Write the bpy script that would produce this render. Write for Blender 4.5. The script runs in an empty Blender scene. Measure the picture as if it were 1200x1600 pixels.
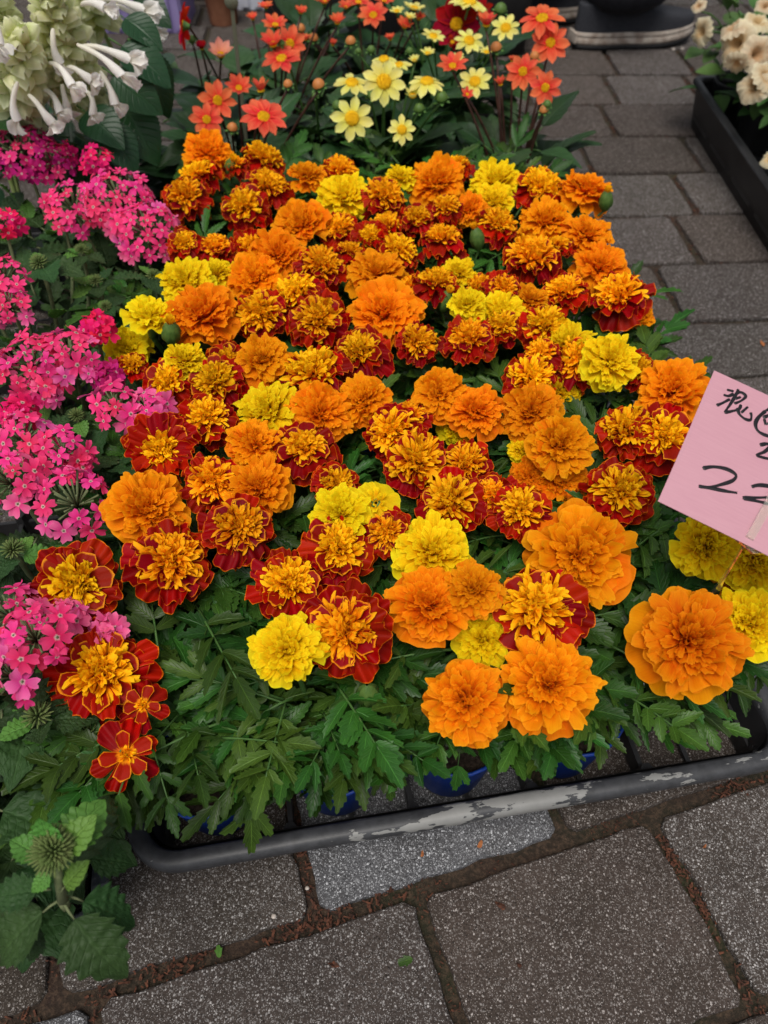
import bpy, math, random
from mathutils import Vector, Matrix, Quaternion
import mathutils.noise as mn

sc = bpy.context.scene
col = sc.collection
R = math.radians
rnd = random.Random(7)

# ------------------------------------------------------------------ camera
PITCH = 49.33
CAMH = 0.68
FPX = 1209.0
cam_d = bpy.data.cameras.new('camera')
cam_d.sensor_fit = 'VERTICAL'
cam_d.sensor_height = 24.0
cam_d.lens = 24.0 * FPX / 1600.0
cam_d.clip_start = 0.02
cam_d.clip_end = 400
cam_d.dof.use_dof = True
cam_d.dof.focus_distance = 0.56
cam_d.dof.aperture_fstop = 5.6
cam = bpy.data.objects.new('camera', cam_d)
cam.location = (0, 0, CAMH)
cam.rotation_euler = (R(90 - PITCH), 0, 0)
col.objects.link(cam)
sc.camera = cam

# ------------------------------------------------------------------ light: overcast daylight
SUN_EL, SUN_AZ = 68.0, 200.0
w = bpy.data.worlds.new('World')
sc.world = w
w.use_nodes = True
wn = w.node_tree.nodes
sky = wn.new('ShaderNodeTexSky')
sky.sky_type = 'NISHITA'
sky.sun_disc = False
sky.sun_elevation = R(SUN_EL)
sky.sun_rotation = R(SUN_AZ)
sky.dust_density = 4.0
sky.ozone_density = 1.0
hs = wn.new('ShaderNodeHueSaturation')
hs.inputs['Saturation'].default_value = 0.30
w.node_tree.links.new(sky.outputs[0], hs.inputs['Color'])
w.node_tree.links.new(hs.outputs[0], wn['Background'].inputs['Color'])
wn['Background'].inputs['Strength'].default_value = 0.085
sun_d = bpy.data.lights.new('sun', 'SUN')
sun_d.energy = 1.5
sun_d.angle = R(30)
sun_d.color = (1.0, 0.95, 0.88)
sun = bpy.data.objects.new('sun', sun_d)
sun.rotation_euler = (R(90 - SUN_EL), 0, R(-18))
col.objects.link(sun)
sc.view_settings.view_transform = 'Standard'
sc.view_settings.look = 'None'
sc.view_settings.gamma = 1.0
sc.view_settings.use_curve_mapping = False
sc.view_settings.exposure = 0.50
sc.cycles.max_bounces = 6
sc.cycles.diffuse_bounces = 3
sc.cycles.transparent_max_bounces = 6

# ------------------------------------------------------------------ places: a point of the ground plan seen along a ray of the view
_c, _s = math.cos(R(PITCH)), math.sin(R(PITCH))
def ray(px, py):
    u = (px - 600) / FPX
    v = (py - 800) / FPX
    return Vector((u, _c - v * _s, -_s - v * _c))
def atz(px, py, z):
    d = ray(px, py)
    t = (z - CAMH) / d.z
    return Vector((d.x * t, d.y * t, z))
def aty(px, py, y):
    d = ray(px, py)
    t = y / d.y
    return Vector((d.x * t, y, CAMH + d.z * t))
def depth(p):
    return p.y * _c + (CAMH - p.z) * _s
CAMP = Vector((0, 0, CAMH))

# ------------------------------------------------------------------ mesh helpers
class MB:
    def __init__(self):
        self.v = []; self.f = []; self.uv = []; self.mi = []
    def grid(self, fn, nu, nv, mi=0, uvfn=None, M=None):
        b = len(self.v)
        for j in range(nv + 1):
            for i in range(nu + 1):
                u, v = i / nu, j / nv
                p = Vector(fn(u, v))
                if M is not None: p = M @ p
                self.v.append(p)
                self.uv.append(uvfn(u, v) if uvfn else (u, v))
        for j in range(nv):
            for i in range(nu):
                a = b + j * (nu + 1) + i
                self.f.append((a, a + 1, a + nu + 2, a + nu + 1)); self.mi.append(mi)
    def tube(self, pts, rads, n=6, mi=0, cap=True):
        b = len(self.v)
        pts = [Vector(p) for p in pts]
        up = Vector((0.13, 0.21, 0.97))
        for k, p in enumerate(pts):
            d = (pts[min(k + 1, len(pts) - 1)] - pts[max(k - 1, 0)]).normalized()
            x = d.cross(up)
            if x.length < 1e-3: x = d.cross(Vector((1, 0, 0)))
            x.normalize(); y = d.cross(x)
            for i in range(n):
                a = 2 * math.pi * i / n
                self.v.append(p + (x * math.cos(a) + y * math.sin(a)) * rads[k])
                self.uv.append((i / n, k / (len(pts) - 1)))
        for k in range(len(pts) - 1):
            for i in range(n):
                a = b + k * n + i; c = b + k * n + (i + 1) % n
                self.f.append((a, c, c + n, a + n)); self.mi.append(mi)
        if cap:
            self.f.append(tuple(b + i for i in range(n))[::-1]); self.mi.append(mi)
            e = b + (len(pts) - 1) * n
            self.f.append(tuple(e + i for i in range(n))); self.mi.append(mi)
    def lathe(self, prof, n=16, mi=0, M=None, closed=False):
        b = len(self.v)
        for k, (r, z) in enumerate(prof):
            for i in range(n):
                a = 2 * math.pi * i / n
                p = Vector((r * math.cos(a), r * math.sin(a), z))
                if M is not None: p = M @ p
                self.v.append(p); self.uv.append((i / n, k / (len(prof) - 1)))
        for k in range(len(prof) - 1):
            for i in range(n):
                a = b + k * n + i; c = b + k * n + (i + 1) % n
                self.f.append((a, c, c + n, a + n)); self.mi.append(mi)
    def box(self, x0, x1, y0, y1, z0, z1, mi=0, M=None):
        b = len(self.v)
        for z in (z0, z1):
            for (x, y) in ((x0, y0), (x1, y0), (x1, y1), (x0, y1)):
                p = Vector((x, y, z))
                if M is not None: p = M @ p
                self.v.append(p); self.uv.append((x, y))
        for q in ((3, 2, 1, 0), (4, 5, 6, 7), (0, 1, 5, 4), (1, 2, 6, 5), (2, 3, 7, 6), (3, 0, 4, 7)):
            self.f.append(tuple(b + k for k in q)); self.mi.append(mi)
    def mesh(self, name, mats, smooth=True):
        me = bpy.data.meshes.new(name)
        me.from_pydata([tuple(p) for p in self.v], [], self.f)
        uvl = me.uv_layers.new(name='UVMap')
        n = len(me.loops)
        idx = [0] * n
        me.loops.foreach_get('vertex_index', idx)
        flat = []
        for i in idx: flat.extend(self.uv[i])
        uvl.data.foreach_set('uv', flat)
        for m in (mats if isinstance(mats, (list, tuple)) else [mats]): me.materials.append(m)
        me.polygons.foreach_set('material_index', self.mi)
        if smooth: me.polygons.foreach_set('use_smooth', [True] * len(self.f))
        me.update()
        return me

def ob(name, me, parent=None, M=None, loc=None, label=None, kind=None):
    o = bpy.data.objects.new(name, me)
    if parent is not None: o.parent = parent
    if M is not None: o.matrix_basis = M
    if loc is not None: o.location = loc
    if label: o['label'] = label
    if kind: o['kind'] = kind
    col.objects.link(o)
    return o
def thing(name, label, cat, loc=(0, 0, 0), rz=0.0, group=None, me=None):
    o = ob(name, me, loc=loc)
    o.rotation_euler = (0, 0, rz)
    o['label'] = label; o['category'] = cat
    if group: o['group'] = group
    return o
def tag(o, label, cat, group=None):
    o['label'] = label; o['category'] = cat
    if group: o['group'] = group
    return o
def bez(p0, p1, p2, n=6):
    return [p0.lerp(p1, t / n).lerp(p1.lerp(p2, t / n), t / n) for t in range(n + 1)]
def frame(y, z):
    """rotation whose local Y runs along y and whose local Z is as near to z as can be"""
    y = y.normalized(); x = y.cross(z)
    if x.length < 1e-4: x = y.cross(Vector((0.3, 0.2, 0.9)))
    x.normalize(); zz = x.cross(y)
    return Matrix((x, y, zz)).transposed().to_4x4()
def nz(x, y, z=0.0, s=1.0):
    return mn.noise(Vector((x * s, y * s, z * s)))

# ------------------------------------------------------------------ material helpers
def mk(name):
    m = bpy.data.materials.new(name); m.use_nodes = True
    nt = m.node_tree
    return m, nt, nt.nodes['Principled BSDF']
def N(nt, t, **kw):
    n = nt.nodes.new('ShaderNode' + t)
    for k, v in kw.items():
        if k in ('operation', 'blend_type', 'data_type', 'feature', 'noise_dimensions', 'distance', 'wave_type', 'interpolation_type'):
            setattr(n, k, v)
        else:
            n.inputs[k].default_value = v
    return n
def L(nt, a, b): nt.links.new(a, b)
def ramp(nt, fac, stops):
    r = nt.nodes.new('ShaderNodeValToRGB')
    el = r.color_ramp.elements
    while len(el) < len(stops): el.new(0.5)
    for e, (p, c) in zip(el, stops):
        e.position = p; e.color = (*c, 1) if len(c) == 3 else c
    L(nt, fac, r.inputs[0])
    return r.outputs[0]
def math_(nt, op, a, b=None, clamp=False):
    n = nt.nodes.new('ShaderNodeMath'); n.operation = op; n.use_clamp = clamp
    for i, x in enumerate((a, b)):
        if x is None: continue
        if isinstance(x, (int, float)): n.inputs[i].default_value = x
        else: L(nt, x, n.inputs[i])
    return n.outputs[0]
def mixc(nt, fac, a, b):
    n = nt.nodes.new('ShaderNodeMix'); n.data_type = 'RGBA'
    for s, x in ((0, fac), (6, a), (7, b)):
        if isinstance(x, (int, float)): n.inputs[s].default_value = x
        elif isinstance(x, tuple): n.inputs[s].default_value = (*x, 1) if len(x) == 3 else x
        else: L(nt, x, n.inputs[s])
    return n.outputs[2]
def vary(nt, colsock, hue=0.015, val=0.15, sat=0.0):
    """each object a little different"""
    oi = nt.nodes.new('ShaderNodeObjectInfo')
    h = nt.nodes.new('ShaderNodeHueSaturation')
    L(nt, math_(nt, 'ADD', math_(nt, 'MULTIPLY', oi.outputs['Random'], 2 * hue), 0.5 - hue), h.inputs['Hue'])
    r2 = math_(nt, 'FRACT', math_(nt, 'MULTIPLY', oi.outputs['Random'], 17.3))
    L(nt, math_(nt, 'ADD', math_(nt, 'MULTIPLY', r2, 2 * val), 1 - val), h.inputs['Value'])
    L(nt, colsock, h.inputs['Color'])
    return h.outputs[0]
def finish(nt, bsdf, colsock, transl=0.3, tcol=None):
    """mix in light that comes through the petal or leaf"""
    L(nt, colsock, bsdf.inputs['Base Color'])
    if transl <= 0: return
    tr = nt.nodes.new('ShaderNodeBsdfTranslucent')
    L(nt, tcol if tcol else colsock, tr.inputs['Color'])
    mx = nt.nodes.new('ShaderNodeMixShader'); mx.inputs[0].default_value = transl
    L(nt, bsdf.outputs[0], mx.inputs[1]); L(nt, tr.outputs[0], mx.inputs[2])
    L(nt, mx.outputs[0], nt.nodes['Material Output'].inputs['Surface'])
def uvxy(nt):
    t = nt.nodes.new('ShaderNodeTexCoord'); s = nt.nodes.new('ShaderNodeSeparateXYZ')
    L(nt, t.outputs['UV'], s.inputs[0])
    return s.outputs[0], s.outputs[1], t
def noise(nt, vec, scale, detail=3, rough=0.5):
    n = N(nt, 'TexNoise', Scale=scale, Detail=detail, Roughness=rough)
    if vec is not None: L(nt, vec, n.inputs['Vector'])
    return n.outputs['Fac']
def bump(nt, bsdf, h, strength=0.3, dist=0.001):
    b = N(nt, 'Bump', Strength=strength, Distance=dist)
    L(nt, h, b.inputs['Height']); L(nt, b.outputs[0], bsdf.inputs['Normal'])
def streaks(nt, tc, sx=30.0, sy=1.5):
    mp = nt.nodes.new('ShaderNodeMapping'); mp.inputs['Scale'].default_value = (sx, sy, 1)
    L(nt, tc.outputs['UV'], mp.inputs[0])
    return noise(nt, mp.outputs[0], 1.0, 2)

# ------------------------------------------------------------------ petal materials
def petal_mat(name, base, tip, hue=0.012, val=0.1, transl=0.3, rough=0.5):
    m, nt, b = mk(name)
    u, v, tc = uvxy(nt)
    st = streaks(nt, tc, 26, 1.2); big = streaks(nt, tc, 3.0, 2.5)
    f = math_(nt, 'ADD', v, math_(nt, 'MULTIPLY', math_(nt, 'SUBTRACT', st, 0.5), 0.9), clamp=True)
    f = math_(nt, 'ADD', f, math_(nt, 'MULTIPLY', math_(nt, 'SUBTRACT', big, 0.5), 0.9), clamp=True)
    c = mixc(nt, f, base, tip)
    rim = math_(nt, 'MINIMUM', math_(nt, 'MINIMUM', u, math_(nt, 'SUBTRACT', 1.0, u)), math_(nt, 'SUBTRACT', 1.0, v))
    c = mixc(nt, ramp(nt, rim, [(0.0, (.55, .55, .55)), (.09, (0, 0, 0))]), c, tuple(min(.97, x * 1.25 + .01) for x in tip))
    c = vary(nt, c, hue, val)
    b.inputs['Roughness'].default_value = 0.65
    b.inputs['Specular IOR Level'].default_value = 0.06
    bump(nt, b, math_(nt, 'ADD', st, math_(nt, 'MULTIPLY', big, 1.5)), 0.5, 0.0008)
    finish(nt, b, c, transl + .08)
    return m
def edged_mat(name, red1, red2, gold, width=0.055, foot=0.22, hue=0.012, val=0.16):
    m, nt, b = mk(name)
    u, v, tc = uvxy(nt)
    st = streaks(nt, tc, 14, 2.0)
    e = math_(nt, 'MINIMUM', math_(nt, 'MULTIPLY', math_(nt, 'MINIMUM', u, math_(nt, 'SUBTRACT', 1.0, u)), 1.2), math_(nt, 'SUBTRACT', 1.0, v))
    e = math_(nt, 'ADD', e, math_(nt, 'MULTIPLY', math_(nt, 'SUBTRACT', st, 0.5), 0.06))
    wn = math_(nt, 'MULTIPLY', streaks(nt, tc, 3, 2.5), width * 1.5)
    e = math_(nt, 'SUBTRACT', e, math_(nt, 'SUBTRACT', wn, width * .75))
    k = ramp(nt, e, [(width * 0.35, (0, 0, 0)), (width * 1.25, (1, 1, 1))])
    base = ramp(nt, math_(nt, 'ADD', v, math_(nt, 'MULTIPLY', math_(nt, 'SUBTRACT', st, 0.5), 0.35)), [(foot, (0, 0, 0)), (foot + 0.12, (1, 1, 1))])
    oi = nt.nodes.new('ShaderNodeObjectInfo')
    red = mixc(nt, math_(nt, 'FRACT', math_(nt, 'MULTIPLY', oi.outputs['Random'], 5.7)), red1, red2)
    c = mixc(nt, math_(nt, 'MULTIPLY', k, base), gold, red)
    c = vary(nt, c, hue, val)
    b.inputs['Roughness'].default_value = 0.5
    b.inputs['Specular IOR Level'].default_value = 0.09
    bump(nt, b, streaks(nt, tc, 22, 1.5), 0.4, 0.0006)
    finish(nt, b, c, 0.22)
    return m
def crest_gold():
    m, nt, b = mk('crest_gold')
    u, v, tc = uvxy(nt)
    st = streaks(nt, tc, 9, 2.0)
    k = math_(nt, 'ADD', v, math_(nt, 'MULTIPLY', math_(nt, 'SUBTRACT', st, 0.5), 0.9))
    c = ramp(nt, k, [(0.10, (0.45, 0.02, 0.002)), (0.30, (0.82, 0.19, 0.003)), (0.58, (0.94, 0.38, 0.004)), (1.0, (0.97, 0.54, 0.008))])
    c = vary(nt, c, 0.012, 0.13)
    b.inputs['Roughness'].default_value = 0.65
    b.inputs['Specular IOR Level'].default_value = 0.06
    finish(nt, b, c, 0.25)
    return m
M_OR = petal_mat('petal_orange', (0.80, 0.115, 0.002), (0.93, 0.29, 0.003))
M_ORC = petal_mat('petal_orange_crest', (0.74, 0.095, 0.002), (0.93, 0.34, 0.004), hue=0.008)
M_YE = petal_mat('petal_yellow', (0.90, 0.52, 0.003), (0.96, 0.75, 0.010), hue=0.006, val=0.08)
M_YEC = petal_mat('petal_yellow_crest', (0.84, 0.40, 0.002), (0.96, 0.73, 0.008), hue=0.006, val=0.08)
M_RD = edged_mat('petal_red', (0.22, 0.0008, 0.0020), (0.46, 0.011, 0.0012), (0.80, 0.17, 0.004), width=0.022, foot=0.16, hue=.004)
M_RDS = edged_mat('petal_red_small', (0.20, 0.0008, 0.0022), (0.34, 0.007, 0.0012), (0.84, 0.27, 0.005), width=0.06, foot=0.25, hue=.004)
M_GOLD = crest_gold()

# ------------------------------------------------------------------ leaf materials
def leaf_mat(name, c1, c2, veins=7.0, vein_l=0.35, rough=0.42, transl=0.10, bumpy=0.5, val=0.28, hue=0.02, wrinkle=0.0):
    m, nt, b = mk(name)
    u, v, tc = uvxy(nt)
    s = math_(nt, 'ABSOLUTE', math_(nt, 'SUBTRACT', u, 0.5))
    mid = ramp(nt, s, [(0.012, (1, 1, 1)), (0.05, (0, 0, 0))])
    ph = math_(nt, 'SUBTRACT', math_(nt, 'MULTIPLY', v, veins), math_(nt, 'MULTIPLY', s, veins * 0.55))
    tri = math_(nt, 'ABSOLUTE', math_(nt, 'SUBTRACT', math_(nt, 'FRACT', ph), 0.5))
    side = ramp(nt, tri, [(0.0, (1, 1, 1)), (0.11, (0, 0, 0))])
    vein = math_(nt, 'MAXIMUM', mid, math_(nt, 'MULTIPLY', side, 0.6))
    nn = noise(nt, tc.outputs['Object'], 60, 3)
    c = mixc(nt, nn, c1, c2)
    light = tuple(min(1, x * 1.9 + 0.015) for x in c2)
    c = mixc(nt, math_(nt, 'MULTIPLY', vein, vein_l), c, light)
    c = vary(nt, c, hue, val)
    b.inputs['Roughness'].default_value = rough
    b.inputs['Specular IOR Level'].default_value = 0.26
    h = math_(nt, 'SUBTRACT', math_(nt, 'MULTIPLY', nn, 0.6), math_(nt, 'MULTIPLY', vein, 1.0))
    if wrinkle:
        vo = N(nt, 'TexVoronoi', Scale=wrinkle); L(nt, tc.outputs['UV'], vo.inputs['Vector'])
        h = math_(nt, 'SUBTRACT', h, math_(nt, 'MULTIPLY', vo.outputs['Distance'], 1.6))
    bump(nt, b, h, bumpy, 0.0012)
    finish(nt, b, c, transl, mixc(nt, 0.3, c, (0.10, 0.22, 0.02)))
    return m
M_LEAF = leaf_mat('marigold_leaf', (0.009, 0.032, 0.004), (0.046, 0.122, 0.013), vein_l=0.45, val=.42, hue=.03)
M_VLEAF = leaf_mat('verbena_leaf', (0.010, 0.032, 0.007), (0.032, 0.072, 0.018), veins=8, vein_l=0.12, rough=0.6, bumpy=0.55, wrinkle=11)
M_VBUDLEAF = leaf_mat('verbena_shoot_leaf', (0.05, 0.14, 0.02), (0.11, 0.24, 0.04), veins=6, vein_l=0.3, rough=0.55, bumpy=0.8, val=0.1)
M_DLEAF = leaf_mat('dahlia_leaf', (0.0150, 0.0442, 0.0136), (0.0272, 0.0680, 0.0204), veins=6, vein_l=0.15, rough=0.4, bumpy=0.4)
M_SLEAF = leaf_mat('salvia_leaf', (0.0095, 0.0374, 0.0136), (0.0177, 0.0578, 0.0218), veins=9, vein_l=0.12, rough=0.35, bumpy=0.6)
M_PLEAF = leaf_mat('petunia_leaf', (0.04, 0.10, 0.025), (0.07, 0.15, 0.035), veins=6, vein_l=0.15, rough=0.55, bumpy=0.3)
def plain(name, c, rough=0.5, spec=0.3, hue=0.0, val=0.0, nscale=0, c2=None, transl=0.0, bmp=0.0, metallic=0.0):
    m, nt, b = mk(name)
    rgb = nt.nodes.new('ShaderNodeRGB'); rgb.outputs[0].default_value = (*c, 1)
    o = rgb.outputs[0]
    if nscale:
        tc = nt.nodes.new('ShaderNodeTexCoord')
        nn = noise(nt, tc.outputs['Object'], nscale, 4, 0.6)
        k = ramp(nt, nn, [(0.35, (0, 0, 0)), (0.65, (1, 1, 1))])
        o = mixc(nt, k, c, c2 or tuple(x * 1.6 for x in c))
        if bmp: bump(nt, b, nn, bmp, 0.002)
    if hue or val: o = vary(nt, o, hue, val)
    b.inputs['Roughness'].default_value = rough
    b.inputs['Specular IOR Level'].default_value = spec
    b.inputs['Metallic'].default_value = metallic
    finish(nt, b, o, transl)
    return m
M_STEM = plain('green_stem', (0.045, 0.11, 0.025), 0.45, nscale=90, c2=(0.07, 0.15, 0.035))
M_CALYX = plain('green_calyx', (0.06, 0.14, 0.03), 0.4, nscale=200, c2=(0.10, 0.20, 0.05))
M_HSTEM = plain('hairy_stem', (0.09, 0.12, 0.05), 0.8, nscale=150, c2=(0.15, 0.17, 0.08))
M_DSTEM = plain('dark_stem', (0.035, 0.014, 0.012), 0.45, nscale=60, c2=(0.07, 0.03, 0.02))
M_BUD = plain('bud_green', (0.055, 0.12, 0.022), 0.5, nscale=220, c2=(0.11, 0.19, 0.04), transl=0.1)

# ------------------------------------------------------------------ shared plant meshes
def petal_fn(rr, Lp=1.0, W=0.42, ruf=0.05, curl=-0.06, cup=0.04, lobes=2.5, notch=0.05, flare=0.75, basew=0.2):
    ph, ph2, fr = rr.uniform(0, 6.28), rr.uniform(0, 6.28), rr.uniform(5, 8)
    asym = rr.uniform(-0.12, 0.12)
    ph3, ph4 = rr.uniform(0, 6.28), rr.uniform(0, 6.28)
    def fn(u, v):
        s = (u - 0.5) * 2
        hw = W * (basew + (1 - basew) * v ** flare) * (1.0 - 0.12 * max(0, (v - 0.7) / 0.3) ** 2)
        x = s * hw * (1 + .05 * math.sin(v * 7 + ph3 + s)) + asym * v * v * 0.4 * Lp
        lob = abs(math.sin(s * lobes * 1.1 + ph))            # rounded lobes with narrow clefts between
        y = Lp * (v * (1 - 0.17 * s * s * v ** 2) - notch * (1 - lob ** .6) * v ** 4)
        z = cup * s * s * v + ruf * v * v * math.sin(s * fr + ph2) * (0.35 + abs(s)) + curl * v * v + ruf * .7 * s * s * math.sin(v * 6.5 + (ph3 if s > 0 else ph4)) * v
        return (x, y, z)
    return fn
def petal_meshes(name, mats, n, nu=8, nv=5, seed=1, **kw):
    out = {k: [] for k in mats}
    for i in range(n):
        rr = random.Random(seed * 100 + i)
        kk = {a: (rr.uniform(*b) if isinstance(b, tuple) else b) for a, b in kw.items()}
        mb = MB(); mb.grid(petal_fn(rr, **kk), nu, nv)
        for k, m in mats.items(): out[k].append(mb.mesh(name, m))
    return out
PET = petal_meshes('petal', {'O': M_OR, 'Y': M_YE, 'R': M_RD}, 12, nu=12, nv=7, seed=3, W=(0.34, 0.50), ruf=(0.05, 0.12), curl=(-0.32, 0.05), cup=(-0.08, 0.10), notch=(0.04, 0.11), lobes=(1.6, 3.0), flare=(.6, .85))

PET['R'] = petal_meshes('petal', {'R': M_RD}, 12, nu=12, nv=7, seed=8, W=(0.25, 0.40), ruf=(0.09, 0.19), curl=(-0.30, 0.02), cup=(-0.10, 0.14), notch=(0.05, 0.12), flare=(.55, .8), lobes=(1.4, 2.6))['R']
def spoon(rr, Lp, W, cup, curl, ruf=0.0):
    """small blunt petal: narrow foot, rounded and hollowed tip"""
    ph = rr.uniform(0, 6.28); tw = rr.uniform(-.4, .4)
    def fn(u, v):
        s = (u - .5) * 2
        hw = W * (.38 + .62 * v ** 1.2) * (1 - .35 * max(0, (v - .72) / .28) ** 2)
        y = Lp * v * (1 - .16 * W / Lp * 3 * abs(s) ** 2 * v)
        return (s * hw + tw * W * v * v, y, cup * W * s * s * (.4 + v) + curl * Lp * v * v + ruf * W * v * math.sin(5 * s + ph))
    return fn
def crest(kind, seed, small=False):
    """dome of small crinkled petals with a green cup below; unit head radius"""
    rr = random.Random(seed)
    mb = MB()
    if kind == 'R':
        n = 26 if small else 138
        dome = 0.26 if small else (0.60, 0.68, 0.54, 0.72, 0.63, 0.57, 0.66, 0.61)[seed // 10 % 8]
        for i in range(6 if not small else 5):          # inner ring of edged petals
            a = i * 2 * math.pi / (6 if not small else 5) + rr.uniform(-.25, .25)
            M = Matrix.Rotation(a, 4, 'Z') @ Matrix.Rotation(rr.uniform(.30, .52), 4, 'X') @ Matrix.Translation((0, .04, 0))
            mb.grid(petal_fn(rr, Lp=rr.uniform(.66, .80), W=rr.uniform(.22, .30), ruf=.06, curl=-.12, cup=.12), 6, 4, mi=1, M=M)
        for i in range(n):
            q = (i + .5) / n
            a = i * 2.39996 + rr.uniform(-.35, .35)
            tilt = math.radians(92 - 58 * q ** .9) + rr.uniform(-.22, .22)
            ln = dome * (0.46 + .20 * q) * rr.uniform(.75, 1.10)
            M = Matrix.Rotation(a, 4, 'Z') @ Matrix.Translation((0, dome * .55 * q ** .7, .12 * (1 - q) + .06)) @ Matrix.Rotation(tilt, 4, 'X') @ Matrix.Rotation(rr.uniform(-.9, .9), 4, 'Y')
            mb.grid(spoon(rr, ln, rr.uniform(.05, .10) * (1 if not small else .8), rr.uniform(-.4, 1.5), rr.uniform(-.75, .35), .3), 3, 4, mi=0, M=M)
        mats = [M_GOLD, M_RDS, M_CALYX]
    else:
        n = 118 if not small else 14
        for i in range(n):
            q = (i + .5) / n
            a = i * 2.39996 + rr.uniform(-.25, .25)
            tilt = math.radians(90 - 62 * q ** .85) + rr.uniform(-.28, .28)
            ln = (0.36 + .36 * q) * rr.uniform(.78, 1.15) * (1 if not small else .6)
            W = (.065 + .11 * q) * rr.uniform(.7, 1.35)
            M = Matrix.Rotation(a, 4, 'Z') @ Matrix.Translation((0, .33 * q ** .8, .08 * (1 - q) + .04)) @ Matrix.Rotation(rr.uniform(-.4, .4), 4, 'Z') @ Matrix.Rotation(tilt, 4, 'X') @ Matrix.Rotation(rr.uniform(-.8, .8) * (1.2 - q), 4, 'Y')
            mb.grid(petal_fn(rr, Lp=ln, W=W, ruf=.26 * W, curl=rr.uniform(-.5, .12) * ln, cup=rr.uniform(-.3, .9) * W, lobes=rr.uniform(1.5, 2.6), notch=.10, flare=.6), 6, 5, mi=0, M=M)
        mats = [M_ORC if kind == 'O' else M_YEC, M_OR, M_CALYX]
    mb.lathe([(.05, -.78), (.13, -.72), (.17, -.45), (.20, -.15), (.24, -.02), (.10, .02)], 8, mi=2)
    return mb.mesh('flower_head', mats)
CREST = {k: [crest(k, 10 * i + ord(k)) for i in range(8)] for k in 'ROY'}
CREST['s'] = [crest('R', 400 + i, True) for i in range(3)]
CREST['y'] = [crest('Y', 500 + i, True) for i in range(2)]

def leaflet(mb, M, ln, w, rr, teeth=5, fold=.35, droop=.25, nv=13, mi=0, asym=1.0, tooth=.45):
    ph = rr.uniform(0, 1)
    def fn(u, v):
        s = (u - .5) * 2
        prof = (math.sin(math.pi * min(1, v ** .85 * 1.0)) ** .75) if v < 1 else 0
        saw = ((v * teeth + ph) % 1.0)
        hw = w * prof * (1 + tooth * (saw - .4) * (1.3 if v > .25 else .3))
        y = ln * v
        if abs(s) > .9: y += ln * tooth * .22 * saw * (v > .2) * (v < .97)
        return (s * hw, y, abs(s) * hw * fold - droop * ln * v * v)
    mb.grid(fn, 2, nv, mi=mi, M=M)
def marigold_leaf(seed, Ln=.085, pairs=4, lw=.0062, ll=.034, hero=False):
    rr = random.Random(seed); mb = MB()
    dr = rr.uniform(.1, .45) if not hero else .12
    def axis(t): return Vector((0, Ln * t, -dr * Ln * t * t))
    mb.tube([axis(t / 6) for t in range(7)], [.0013 - .0007 * t / 6 for t in range(7)], 4, mi=1)
    for i in range(pairs):
        t = .28 + .58 * i / max(1, pairs - 1)
        for sd in (-1, 1):
            a = R(rr.uniform(42, 68)) - t * .25
            p = axis(t + rr.uniform(-.02, .02))
            l = ll * rr.uniform(.8, 1.15) * (1 if not hero else 1)
            M = Matrix.Translation(p) @ Matrix.Rotation(-sd * a, 4, 'Z') @ Matrix.Rotation(rr.uniform(-.3, .3), 4, 'X') @ Matrix.Rotation(rr.uniform(-.5, .5), 4, 'Y')
            leaflet(mb, M, l, lw * rr.uniform(.85, 1.2), rr, teeth=rr.choice((4, 5, 6)), droop=rr.uniform(0, .4) * (.5 if hero else 1))
    M = Matrix.Translation(axis(.93))
    leaflet(mb, M, ll * 1.15, lw * 1.25, rr, teeth=5)
    return mb.mesh('leaf', [M_LEAF, M_STEM])
LEAF = [marigold_leaf(50 + i, Ln=.062 + .005 * (i % 5), pairs=(3, 4, 4, 5)[i % 4], lw=.0039 + .0005 * (i % 4), ll=.026 + .0015 * (i % 5)) for i in range(12)]
LEAF_BIG = [marigold_leaf(90 + i, Ln=.07, pairs=(3, 2, 3)[i], lw=.0060, ll=.038, hero=True) for i in range(3)]

def ovate(seed, ln, w, mats, teeth=9, tooth=.1, wave=.06, fold=.2, droop=.3, nu=8, nv=14, petiole=.25, crinkle=0.0, name='leaf', sharp=1.0):
    rr = random.Random(seed); mb = MB()
    ph = rr.uniform(0, 6)
    def fn(u, v):
        s = (u - .5) * 2
        prof = math.sin(math.pi * v ** .72) ** .8 if 0 < v < 1 else 0.0
        saw = (v * teeth) % 1.0
        hw = w * prof * (1 + (tooth * (saw - .5) * 2 if abs(s) > .99 else 0))
        y = ln * (v + .02 * math.sin(ph))
        z = abs(s) * hw * fold - droop * ln * v * v + wave * ln * math.sin(v * 7 + ph + s * 2) * abs(s) * .6
        if crinkle: z += crinkle * math.sin((v * teeth - abs(s) * teeth * .55) * 6.283) * prof * (.3 + abs(s))
        return (s * hw, y, z)
    mb.grid(fn, nu, nv, M=Matrix.Translation((0, petiole * ln, 0)))
    mb.tube([(0, 0, 0), (0, petiole * ln * .6, .001), (0, petiole * ln * 1.05, 0)], [ln * .022, ln * .018, ln * .012], 5, mi=1)
    return mb.mesh(name, mats)
VLEAF = [ovate(200 + i, .040, .0145, [M_VLEAF, M_HSTEM], teeth=6, tooth=.17, nv=30, crinkle=.0010, droop=(.1, .3, .5)[i % 3]) for i in range(6)]
VSHOOT = [ovate(220 + i, .03, .010, [M_VBUDLEAF, M_HSTEM], teeth=6, tooth=.13, nv=24, crinkle=.0009, droop=(-.2, .15, .3)[i % 3]) for i in range(3)]
SLEAF = [ovate(240 + i, .085, .034, [M_SLEAF, M_STEM], teeth=18, tooth=.06, nv=36, droop=.3, wave=.03) for i in range(4)]
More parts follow.
